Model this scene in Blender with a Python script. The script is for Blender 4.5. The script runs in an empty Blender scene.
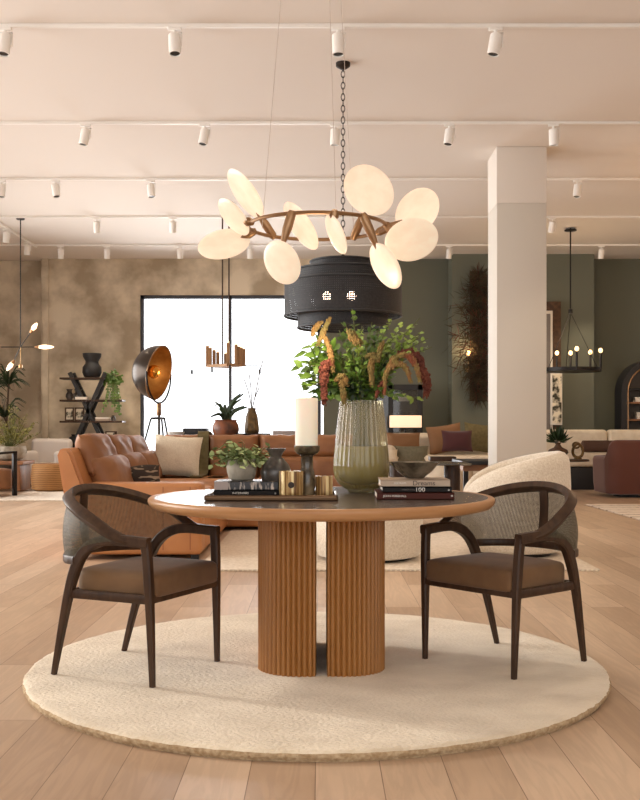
import bpy, bmesh, math, random
from mathutils import Vector, Matrix, Quaternion
random.seed(7)
R = math.radians
PI = math.pi
scene = bpy.context.scene
col = scene.collection

# ------------------------------------------------------------------ camera
F = 1017.0; H = 1.048; HY = 428.0
cd = bpy.data.cameras.new('camera'); cam = bpy.data.objects.new('camera', cd); col.objects.link(cam)
cam.location = (0, 0, H); cam.rotation_euler = (R(90), 0, 0)
cd.sensor_width = 36; cd.sensor_fit = 'AUTO'; cd.lens = F / 800 * 36
cd.shift_y = -(400 - HY) / 800.0
cd.clip_end = 200
scene.camera = cam
def X(px, d): return (px - 320) * d / F
def Z(py, d): return H + (HY - py) * d / F

# ------------------------------------------------------------------ world, lights, exposure
def lin(c):
    c = c / 255.0
    return c / 12.92 if c <= 0.04045 else ((c + 0.055) / 1.055) ** 2.4
def C(r, g, b): return (lin(r), lin(g), lin(b), 1)
w = bpy.data.worlds.new('daylight'); scene.world = w; w.use_nodes = True
bg = w.node_tree.nodes['Background']; bg.inputs[0].default_value = (0.95, 0.97, 1.0, 1); bg.inputs[1].default_value = 2.6
scene.view_settings.view_transform = 'Standard'
scene.view_settings.look = 'None'
scene.view_settings.exposure = -0.10
scene.view_settings.gamma = 1.0
scene.cycles.max_bounces = 8
scene.cycles.transparent_max_bounces = 24
scene.cycles.sample_clamp_indirect = 4.0
_gl = bpy.data.lights.new('right_ceiling_glow', 'POINT'); _gl.energy = 60; _gl.color = (1, .62, .34); _gl.shadow_soft_size = .3  # unseen point light added for the warm glow on the right ceiling
_go = bpy.data.objects.new('right_ceiling_glow', _gl); col.objects.link(_go); _go.location = (5.6, 12.2, 3.0)
def area(name, loc, rot, sx, sy, power, colr):
    l = bpy.data.lights.new(name, 'AREA'); l.shape = 'RECTANGLE'; l.size = sx; l.size_y = sy
    l.energy = power; l.color = colr
    o = bpy.data.objects.new(name, l); col.objects.link(o); o.location = loc; o.rotation_euler = rot
    return o
area('window_daylight_left', (-7.35, 10.2, 2.0), (0, R(-90), 0), 2.8, 13.6, 880, (1.0, 0.985, 0.965))
area('window_daylight_back', (-1.75, 20.6, 2.1), (R(-90), 0, 0), 3.6, 3.2, 420, (0.95, 0.97, 1.0))
area('storefront_daylight', (0.5, -4.8, 2.2), (R(90), 0, 0), 12.0, 3.6, 80, (1.0, 0.97, 0.93))
_s = bpy.data.lights.new('low_sun', 'SUN'); _s.energy = 1.9; _s.angle = R(2.5); _s.color = (1, .93, .84)
_so = bpy.data.objects.new('low_sun', _s); col.objects.link(_so); _so.rotation_euler = Vector((.87, -.42, -.36)).to_track_quat('-Z', 'Y').to_euler()
def spot(loc, target, power, size=70, colr=(1.0, 0.84, 0.62), rad=0.05):
    l = bpy.data.lights.new('spot_beam', 'SPOT'); l.energy = power; l.spot_size = R(size); l.spot_blend = 0.8
    l.color = colr; l.shadow_soft_size = rad
    o = bpy.data.objects.new('spot_beam', l); col.objects.link(o); o.location = loc
    o.rotation_euler = (Vector(target) - Vector(loc)).to_track_quat('-Z', 'Y').to_euler()
    return o
for sx, sy, tx, ty, p in ((-3.2, 2.6, -1.0, 4.6, 50), (2.8, 2.4, 1.0, 4.6, 60), (0.2, 5.9, 0.2, 4.6, 60), (4.6, 5.8, 3.2, 6.8, 160),
                          (-3.6, 5.9, -2.2, 6.6, 50), (5.6, 9.0, 4.5, 10.0, 170), (1.0, 1.5, 0.5, 3.4, 45)):
    spot((sx, sy, 4.25), (tx, ty, 0), p, 85)

# ------------------------------------------------------------------ materials
def mat(name, base, rough=0.6, metal=0.0, var=None, scale=8.0, stretch=(1, 1, 1), bump=0.0, bscale=None, spec=0.5,
        emit=None, estr=0.0, sheen=0.0, detail=4.0, coat=0.0, bdist=0.01, contrast=(0.35, 0.65)):
    m = bpy.data.materials.new(name); m.use_nodes = True
    nt = m.node_tree; N = nt.nodes; L = nt.links; p = N['Principled BSDF']
    p.inputs['Base Color'].default_value = base
    p.inputs['Roughness'].default_value = rough; p.inputs['Metallic'].default_value = metal
    p.inputs['Specular IOR Level'].default_value = spec
    p.inputs['Sheen Weight'].default_value = sheen; p.inputs['Coat Weight'].default_value = coat
    if emit:
        p.inputs['Emission Color'].default_value = emit; p.inputs['Emission Strength'].default_value = estr
    if var or bump:
        tc = N.new('ShaderNodeTexCoord'); mp = N.new('ShaderNodeMapping'); mp.inputs['Scale'].default_value = stretch
        L.new(tc.outputs['Object'], mp.inputs['Vector'])
    if var:
        no = N.new('ShaderNodeTexNoise'); no.inputs['Scale'].default_value = scale; no.inputs['Detail'].default_value = detail
        L.new(mp.outputs['Vector'], no.inputs['Vector'])
        cr = N.new('ShaderNodeValToRGB'); cr.color_ramp.elements[0].color = base; cr.color_ramp.elements[1].color = var
        cr.color_ramp.elements[0].position = contrast[0]; cr.color_ramp.elements[1].position = contrast[1]
        L.new(no.outputs['Fac'], cr.inputs['Fac']); L.new(cr.outputs['Color'], p.inputs['Base Color'])
    if bump:
        nb = N.new('ShaderNodeTexNoise'); nb.inputs['Scale'].default_value = bscale or scale; nb.inputs['Detail'].default_value = 3
        L.new(mp.outputs['Vector'], nb.inputs['Vector'])
        bp = N.new('ShaderNodeBump'); bp.inputs['Strength'].default_value = bump; bp.inputs['Distance'].default_value = bdist
        L.new(nb.outputs['Fac'], bp.inputs['Height']); L.new(bp.outputs['Normal'], p.inputs['Normal'])
    return m

def weave_mat(name, base, var, period, cover, rough=0.6):
    """open woven strands laid out in the UV metres of the panel"""
    m = mat(name, base, rough, var=var, scale=60)
    nt = m.node_tree; N = nt.nodes; L = nt.links; p = N['Principled BSDF']; out = N['Material Output']
    uv = N.new('ShaderNodeUVMap'); sp = N.new('ShaderNodeSeparateXYZ'); L.new(uv.outputs['UV'], sp.inputs[0])
    fs = []
    for ax in ('X', 'Y'):
        a = N.new('ShaderNodeMath'); a.operation = 'MULTIPLY'; a.inputs[1].default_value = 1.0 / period; L.new(sp.outputs[ax], a.inputs[0])
        f = N.new('ShaderNodeMath'); f.operation = 'FRACT'; L.new(a.outputs[0], f.inputs[0])
        g = N.new('ShaderNodeMath'); g.operation = 'LESS_THAN'; g.inputs[1].default_value = cover; L.new(f.outputs[0], g.inputs[0])
        fs.append(g)
    mx = N.new('ShaderNodeMath'); mx.operation = 'MAXIMUM'; L.new(fs[0].outputs[0], mx.inputs[0]); L.new(fs[1].outputs[0], mx.inputs[1])
    tr = N.new('ShaderNodeBsdfTransparent'); ms = N.new('ShaderNodeMixShader')
    L.new(mx.outputs[0], ms.inputs[0]); L.new(tr.outputs[0], ms.inputs[1]); L.new(p.outputs[0], ms.inputs[2]); L.new(ms.outputs[0], out.inputs['Surface'])
    return m

def glass_mat(name, tint, solid, body, rough=0.08, back=0.0):
    """thin glass: tinted see-through, a share of cloudy body and a gloss coat"""
    m = bpy.data.materials.new(name); m.use_nodes = True
    nt = m.node_tree; N = nt.nodes; L = nt.links; out = N['Material Output']; N.remove(N['Principled BSDF'])
    tr = N.new('ShaderNodeBsdfTransparent'); tr.inputs[0].default_value = tint
    df = N.new('ShaderNodeBsdfDiffuse'); df.inputs[0].default_value = body
    if back:
        d0 = df; tl = N.new('ShaderNodeBsdfTranslucent'); tl.inputs[0].default_value = body; df = N.new('ShaderNodeMixShader'); df.inputs[0].default_value = back; L.new(d0.outputs[0], df.inputs[1]); L.new(tl.outputs[0], df.inputs[2])
    gl = N.new('ShaderNodeBsdfGlossy'); gl.inputs['Roughness'].default_value = rough
    m1 = N.new('ShaderNodeMixShader'); m1.inputs[0].default_value = solid; L.new(tr.outputs[0], m1.inputs[1]); L.new(df.outputs[0], m1.inputs[2])
    fr = N.new('ShaderNodeFresnel'); fr.inputs[0].default_value = 1.45
    m2 = N.new('ShaderNodeMixShader'); L.new(fr.outputs[0], m2.inputs[0]); L.new(m1.outputs[0], m2.inputs[1]); L.new(gl.outputs[0], m2.inputs[2])
    L.new(m2.outputs[0], out.inputs['Surface'])
    return m

def floor_mat():
    m = bpy.data.materials.new('oak_planks'); m.use_nodes = True
    nt = m.node_tree; N = nt.nodes; L = nt.links; p = N['Principled BSDF']
    tc = N.new('ShaderNodeTexCoord'); sp = N.new('ShaderNodeSeparateXYZ'); L.new(tc.outputs['Object'], sp.inputs[0])
    ad = N.new('ShaderNodeMath'); ad.inputs[1].default_value = 20.014; L.new(sp.outputs['X'], ad.inputs[0])
    ay = N.new('ShaderNodeMath'); ay.inputs[1].default_value = 30.0; L.new(sp.outputs['Y'], ay.inputs[0])
    cb = N.new('ShaderNodeCombineXYZ'); L.new(ay.outputs[0], cb.inputs[0]); L.new(ad.outputs[0], cb.inputs[1])
    br = N.new('ShaderNodeTexBrick'); br.offset = 0.37; br.inputs['Scale'].default_value = 1
    br.inputs['Brick Width'].default_value = 2.3; br.inputs['Row Height'].default_value = 0.2
    br.inputs['Mortar Size'].default_value = 0.0016; br.inputs['Mortar Smooth'].default_value = 0.3; br.inputs['Bias'].default_value = 0
    br.inputs['Color1'].default_value = (0, 0, 0, 1); br.inputs['Color2'].default_value = (1, 1, 1, 1); br.inputs['Mortar'].default_value = (0.5, 0.5, 0.5, 1)
    L.new(cb.outputs[0], br.inputs['Vector'])
    # grain
    mp = N.new('ShaderNodeMapping'); mp.inputs['Scale'].default_value = (14, 1.3, 1); L.new(tc.outputs['Object'], mp.inputs[0])
    off = N.new('ShaderNodeVectorMath'); off.operation = 'ADD'
    sc = N.new('ShaderNodeVectorMath'); sc.operation = 'SCALE'; sc.inputs['Scale'].default_value = 9.0
    L.new(br.outputs['Color'], sc.inputs[0]); L.new(mp.outputs[0], off.inputs[0]); L.new(sc.outputs[0], off.inputs[1])
    no = N.new('ShaderNodeTexNoise'); no.inputs['Scale'].default_value = 1.0; no.inputs['Detail'].default_value = 6; no.inputs['Distortion'].default_value = 1.4
    L.new(off.outputs[0], no.inputs['Vector'])
    wv = N.new('ShaderNodeMath'); wv.operation = 'MULTIPLY'; wv.inputs[1].default_value = 22.0; L.new(no.outputs['Fac'], wv.inputs[0])
    sn = N.new('ShaderNodeMath'); sn.operation = 'SINE'; L.new(wv.outputs[0], sn.inputs[0])
    r1 = N.new('ShaderNodeMapRange'); r1.inputs['From Min'].default_value = -1; L.new(sn.outputs[0], r1.inputs['Value'])
    r1.inputs['To Min'].default_value = 0.93; r1.inputs['To Max'].default_value = 1.04
    cr = N.new('ShaderNodeValToRGB'); e = cr.color_ramp.elements
    e[0].color = C(172, 144, 119); e[1].color = C(197, 171, 146); e[0].position = 0.0; e[1].position = 1.0
    k = cr.color_ramp.elements.new(0.5); k.color = C(185, 158, 132)
    L.new(br.outputs['Color'], cr.inputs['Fac'])
    big = N.new('ShaderNodeTexNoise'); big.inputs['Scale'].default_value = 1.2; L.new(tc.outputs['Object'], big.inputs['Vector'])
    r2 = N.new('ShaderNodeMapRange'); L.new(big.outputs['Fac'], r2.inputs['Value']); r2.inputs['To Min'].default_value = 0.9; r2.inputs['To Max'].default_value = 1.1
    mu = N.new('ShaderNodeMath'); mu.operation = 'MULTIPLY'; L.new(r1.outputs[0], mu.inputs[0]); L.new(r2.outputs[0], mu.inputs[1])
    vm = N.new('ShaderNodeVectorMath'); vm.operation = 'SCALE'; L.new(cr.outputs[0], vm.inputs[0]); L.new(mu.outputs[0], vm.inputs['Scale'])
    mix = N.new('ShaderNodeMixRGB'); mix.inputs['Color2'].default_value = C(120, 96, 78)
    L.new(br.outputs['Fac'], mix.inputs['Fac']); L.new(vm.outputs[0], mix.inputs['Color1']); L.new(mix.outputs[0], p.inputs['Base Color'])
    p.inputs['Roughness'].default_value = 0.42; p.inputs['Specular IOR Level'].default_value = 0.35
    bp = N.new('ShaderNodeBump'); bp.inputs['Strength'].default_value = 0.25; bp.inputs['Distance'].default_value = 0.002
    iv = N.new('ShaderNodeMath'); iv.operation = 'SUBTRACT'; iv.inputs[0].default_value = 1; L.new(br.outputs['Fac'], iv.inputs[1])
    L.new(iv.outputs[0], bp.inputs['Height']); L.new(bp.outputs['Normal'], p.inputs['Normal'])
    return m

def stripe_mat(name, a, b, period, duty, axis='Y', rough=0.8):
    m = mat(name, a, rough); nt = m.node_tree; N = nt.nodes; L = nt.links; p = N['Principled BSDF']
    tc = N.new('ShaderNodeTexCoord'); sp = N.new('ShaderNodeSeparateXYZ'); L.new(tc.outputs['Object'], sp.inputs[0])
    no = N.new('ShaderNodeTexNoise'); no.inputs['Scale'].default_value = 12; L.new(tc.outputs['Object'], no.inputs[0])
    s2 = N.new('ShaderNodeMath'); s2.operation = 'MULTIPLY'; s2.inputs[1].default_value = period * 0.5; L.new(no.outputs['Fac'], s2.inputs[0])
    ad = N.new('ShaderNodeMath'); L.new(sp.outputs[axis], ad.inputs[0]); L.new(s2.outputs[0], ad.inputs[1])
    q = N.new('ShaderNodeMath'); q.operation = 'MULTIPLY'; q.inputs[1].default_value = 1 / period; L.new(ad.outputs[0], q.inputs[0])
    f = N.new('ShaderNodeMath'); f.operation = 'FRACT'; L.new(q.outputs[0], f.inputs[0])
    g = N.new('ShaderNodeMath'); g.operation = 'LESS_THAN'; g.inputs[1].default_value = duty; L.new(f.outputs[0], g.inputs[0])
    mx = N.new('ShaderNodeMixRGB'); mx.inputs[1].default_value = a; mx.inputs[2].default_value = b
    L.new(g.outputs[0], mx.inputs[0]); L.new(mx.outputs[0], p.inputs['Base Color'])
    return m

def ring_stripe_mat(name, cols, scale, rough=0.3, metal=0.0):
    """vertical streaks round a turned piece"""
    m = mat(name, cols[0], rough, metal); nt = m.node_tree; N = nt.nodes; L = nt.links; p = N['Principled BSDF']
    tc = N.new('ShaderNodeTexCoord'); mp = N.new('ShaderNodeMapping'); mp.inputs['Scale'].default_value = (1, 1, 0.03); L.new(tc.outputs['Object'], mp.inputs[0])
    no = N.new('ShaderNodeTexNoise'); no.inputs['Scale'].default_value = scale; no.inputs['Detail'].default_value = 2; L.new(mp.outputs[0], no.inputs['Vector'])
    cr = N.new('ShaderNodeValToRGB'); e = cr.color_ramp.elements; e[0].color = cols[0]; e[1].color = cols[1]; e[0].position = 0.38; e[1].position = 0.6
    if len(cols) > 2:
        k = e.new(0.5); k.color = cols[2]
    L.new(no.outputs['Fac'], cr.inputs['Fac']); L.new(cr.outputs[0], p.inputs['Base Color'])
    return m

M = {}
M['floor'] = floor_mat()
M['ceiling'] = mat('ceiling_paint', C(226, 216, 206), 0.9)
M['white_paint'] = mat('white_paint', C(219, 208, 196), 0.75)
M['pillar_low'] = mat('pillar_lower_paint', C(206, 197, 184), 0.75)
M['track'] = mat('track_white', C(238, 232, 224), 0.5)
M['plaster'] = mat('limewash_plaster', C(172, 156, 132), 0.9, var=C(220, 206, 182), scale=2.0, detail=9, bump=0.15, bscale=6, contrast=(0.36, 0.62))
M['green_wall'] = mat('green_paint', C(102, 103, 88), 0.75)
M['frame_dark'] = mat('dark_frame', C(58, 60, 68), 0.45)
M['pane'] = glass_mat('window_glass', (1, 1, 1, 1), 0.0, (1, 1, 1, 1), 0.02)
M['walnut'] = mat('dark_walnut', C(52, 35, 24), 0.42, var=C(70, 49, 34), scale=6, stretch=(6, 6, 1), detail=5, bump=0.05, spec=.3)
M['oak_warm'] = mat('honey_oak', C(150, 99, 46), 0.45, var=C(156, 105, 51), scale=4, stretch=(2, 2, .5), detail=3)
M['oak_edge'] = mat('honey_oak_edge', C(168, 120, 76), 0.4, var=C(184, 138, 94), scale=3, stretch=(1, 1, 14), detail=6)
M['table_inlay'] = mat('dark_oak_inlay', C(66, 56, 51), 0.27, var=C(84, 72, 66), scale=4, stretch=(1, 12, 1), spec=0.6)
M['velvet'] = mat('brown_velvet', C(98, 68, 40), 0.8, var=C(120, 88, 54), scale=5, sheen=0.12, bump=0.05, bscale=300)
M['cane'] = weave_mat('woven_cane', C(66, 60, 46), C(88, 82, 64), 0.0065, 0.48)
M['rug'] = mat('cream_wool_pile', C(228, 213, 188), 0.95, var=C(208, 191, 164), scale=4, stretch=(1, 1.5, 1), detail=7, bump=0.8, bscale=60, sheen=0.3, bdist=0.012, contrast=(0.38, 0.7))
M['rug_edge'] = mat('rug_binding_and_pile_shade', C(196, 172, 138), 0.95, var=C(164, 136, 100), scale=60, bump=0.8, bscale=90)  # binding colour, also used to paint shade on the side of the pile
M['rug_flat'] = mat('cream_flatweave', C(226, 212, 194), 0.95, var=C(206, 190, 170), scale=40, bump=0.3, bscale=80)
M['rug_stripe'] = stripe_mat('striped_flatweave', C(214, 200, 184), C(150, 130, 112), 0.34, 0.16)
M['leather'] = mat('tan_leather', C(172, 112, 64), 0.5, var=C(188, 128, 78), scale=3, bump=0.12, bscale=9, detail=5, bdist=0.02)
M['leather_brown'] = mat('brown_leather_cushion', C(134, 88, 54), 0.58, var=C(152, 104, 66), scale=4, bump=0.25, bscale=7, bdist=0.03)
M['leather_rust'] = mat('rust_leather_cushion', C(130, 82, 44), 0.55, var=C(146, 96, 56), scale=4, bump=0.2, bscale=8, bdist=0.02)
M['seam'] = mat('seam_stitching', C(120, 62, 32), 0.6)
M['cream_fabric'] = mat('cream_linen', C(228, 214, 190), 0.9, var=C(214, 198, 172), scale=90, bump=0.2, bscale=120)
M['cream_dark'] = mat('cream_upholstery', C(220, 206, 184), 0.9, var=C(210, 194, 170), scale=10)
M['boucle'] = mat('cream_boucle', C(230, 218, 200), 0.95, var=C(210, 194, 172), scale=70, bump=0.45, bscale=80, sheen=0.3)
M['olive'] = mat('olive_fabric', C(104, 92, 58), 0.9, var=C(90, 78, 46), scale=20)
M['green_grey'] = mat('sage_fabric', C(108, 102, 82), 0.9, var=C(96, 90, 70), scale=20)
M['burgundy'] = mat('burgundy_fabric', C(66, 22, 24), 0.9, sheen=.3)
M['tan_velvet'] = mat('tan_velvet', C(122, 84, 50), 0.8, sheen=.1)
M['mocha'] = mat('mocha_fabric', C(86, 60, 46), 0.9)
M['pattern'] = mat('dark_patterned_fabric', C(52, 40, 32), 0.9, var=C(150, 130, 108), scale=9, stretch=(1, 1, 5), detail=1, contrast=(0.55, 0.58))
M['rust_chair'] = mat('rust_upholstery', C(90, 45, 28), 0.8, sheen=.3)
M['black_metal'] = mat('blackened_metal', C(34, 30, 28), 0.4, metal=0.6)
M['black_paint'] = mat('black_paint', C(26, 25, 26), 0.5)
M['bronze'] = mat('aged_brass', C(150, 116, 84), 0.36, metal=0.8)
M['brass'] = mat('brass', C(170, 134, 92), 0.3, metal=0.9)
M['chain'] = mat('chain_metal', C(50, 40, 34), 0.5, metal=0.5)
M['wicker'] = weave_mat('black_wicker', C(18, 16, 17), C(38, 34, 34), 0.019, 0.76, 0.6)
M['shade'] = mat('opal_alabaster', C(214, 196, 172), 0.35, var=C(200, 180, 152), scale=14, emit=(1.0, 0.82, 0.62, 1), estr=0.50)
M['cable'] = mat('clear_cable', C(200, 184, 172), 0.4)
M['bulb'] = mat('glowing_bulb', C(255, 220, 170), 0.4, emit=(1.0, 0.60, 0.26, 1), estr=3.2)
M['bulb_bright'] = mat('bright_bulb', C(255, 220, 190), 0.4, emit=(1.0, 0.72, 0.55, 1), estr=26.0)
M['bulb_soft'] = mat('glowing_filament_glass', C(255, 220, 180), 0.3, emit=(1.0, 0.72, 0.5, 1), estr=2.2)
M['lampshade_lit'] = mat('lit_linen_shade', C(240, 220, 190), 0.8, emit=(1.0, 0.74, 0.5, 1), estr=0.75)
M['dome_out'] = mat('bronze_dome', C(64, 55, 48), 0.32, metal=0.8)
M['dome_in'] = mat('gold_leaf', C(190, 136, 66), 0.4, metal=0.7, var=C(160, 108, 48), scale=8)
M['tube_brass'] = mat('brushed_brown_brass', C(150, 112, 74), 0.55, metal=.2)
M['candle'] = mat('ivory_wax', C(252, 242, 222), 0.5)
M['candle'].node_tree.nodes['Principled BSDF'].inputs['Subsurface Weight'].default_value = 0.3
M['marble'] = mat('dark_green_marble', C(66, 56, 42), 0.22, var=C(142, 122, 92), scale=14, detail=8, contrast=(0.44, 0.68), stretch=(1, 1, .6))
M['bowl_marble'] = mat('grey_brown_marble', C(54, 48, 37), 0.25, var=C(128, 116, 98), scale=9, detail=6, contrast=(0.45, 0.7))
M['dark_ceramic'] = mat('charcoal_ceramic', C(44, 40, 37), 0.28, var=C(110, 102, 94), scale=11, detail=6)
M['stone_pot'] = mat('weathered_stone', C(182, 172, 154), 0.8, var=C(140, 130, 114), scale=12, detail=6, bump=.3, bscale=30)
M['votive'] = ring_stripe_mat('streaked_gold_glass', (C(104, 72, 38), C(222, 196, 142), C(168, 130, 78)), 75, 0.28, .35)
M['bronze_tray'] = mat('antique_bronze_tray', C(86, 62, 40), 0.3, metal=0.75)
M['vase_glass'] = glass_mat('smoky_ribbed_glass', (0.88, 0.84, 0.70, 1), 0.30, C(220, 208, 172), 0.06, .6)
M['water'] = glass_mat('cloudy_vase_water', (0.80, 0.74, 0.42, 1), 0.85, C(222, 206, 112), 0.05, .5)
M['leaf'] = mat('leaf_green', C(60, 90, 30), 0.5, var=C(100, 130, 46), scale=6)
M['leaf_light'] = mat('leaf_lime', C(104, 130, 44), 0.5, var=C(146, 164, 72), scale=6)
M['leaf_dark'] = mat('leaf_dark', C(28, 44, 22), 0.5, var=C(48, 68, 32), scale=6)
M['leaf_grey'] = mat('leaf_sage', C(120, 138, 84), 0.55, var=C(166, 176, 122), scale=8)
M['leaf_olive'] = mat('leaf_olive', C(104, 100, 44), 0.6, var=C(140, 132, 62), scale=6)
M['stem'] = mat('plant_stem', C(88, 92, 44), 0.6)
M['twig'] = mat('twig_brown', C(84, 66, 52), 0.8)
M['celosia'] = mat('celosia_orange', C(118, 86, 42), 0.85, var=C(96, 86, 42), scale=18, bump=.6, bscale=70)
M['amaranth'] = mat('amaranth_red', C(84, 34, 22), 0.85, var=C(108, 54, 34), scale=25, bump=.8, bscale=80)
M['amaranth_green'] = mat('amaranth_green', C(124, 108, 56), 0.8, var=C(128, 66, 42), scale=18, bump=.8, bscale=80)
M['dry'] = mat('dried_flower_brown', C(60, 48, 34), 0.8, var=C(86, 72, 46), scale=5)
M['dry_red'] = mat('dried_flower_red', C(110, 56, 40), 0.8, var=C(80, 44, 32), scale=6)
M['terracotta'] = mat('burnt_terracotta', C(128, 72, 40), 0.5, var=C(74, 44, 28), scale=9, detail=5, contrast=(.45, .65))
M['bronze_vase'] = mat('antique_gold_vase', C(120, 92, 50), 0.45, metal=.5, var=C(80, 60, 34), scale=20)
M['rattan'] = stripe_mat('woven_rattan', C(170, 122, 70), C(128, 86, 44), 0.03, 0.4, 'Z')
M['book_cream'] = mat('book_cream_cover', C(178, 156, 134), 0.55)
M['book_black'] = mat('book_black_cover', C(22, 18, 17), 0.6, spec=.2)
M['book_brown'] = mat('book_brown_cover', C(70, 30, 20), 0.6, spec=.2)
M['book_photo'] = mat('book_photo_cover', C(28, 23, 22), 0.4, var=C(196, 180, 166), scale=50, stretch=(1, 1, .25), detail=3, contrast=(.5, .6))
M['book_grey'] = mat('book_grey_cover', C(162, 146, 138), 0.5)
M['pages'] = mat('book_pages', C(236, 228, 216), 0.9)
M['print_white'] = mat('print_white', C(232, 226, 216), 0.7)
M['print_dark'] = mat('print_dark', C(48, 38, 32), 0.7)
M['print_grey'] = mat('print_grey', C(120, 112, 106), 0.7)
M['art'] = mat('tree_print', C(226, 214, 190), 0.8, var=C(58, 54, 40), scale=7, detail=5, contrast=(.46, .56))
M['white_ceramic'] = mat('white_ceramic', C(220, 212, 200), 0.4)
M['wood_mid'] = mat('mid_brown_wood', C(136, 92, 60), 0.5, var=C(160, 112, 76), scale=4, stretch=(1, 6, 1))
M['wood_screen'] = mat('carved_wood', C(96, 68, 46), 0.7, var=C(66, 46, 32), scale=14, bump=.5, bscale=20)
M['grey_glass'] = glass_mat('cabinet_glass', (0.9, 0.9, 0.9, 1), 0.12, C(110, 106, 100), 0.05)
M['cabinet_in'] = mat('cabinet_lining', C(104, 98, 90), 0.8)
M['white_chair'] = mat('pale_grey_upholstery', C(198, 188, 180), 0.9)
M['lens'] = mat('spotlight_lens', C(24, 20, 18), 0.3)

# ------------------------------------------------------------------ mesh builder
def spline(pts, n=6):
    P = [Vector(p) for p in pts]; out = []
    for i in range(len(P) - 1):
        a = P[i - 1] if i else P[0] * 2 - P[1]; b, c = P[i], P[i + 1]; d = P[i + 2] if i + 2 < len(P) else P[-1] * 2 - P[-2]
        for k in range(n):
            t = k / n
            out.append(0.5 * ((2 * b) + (c - a) * t + (2 * a - 5 * b + 4 * c - d) * t * t + (3 * b - a - 3 * c + d) * t ** 3))
    out.append(P[-1]); return out

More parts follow.
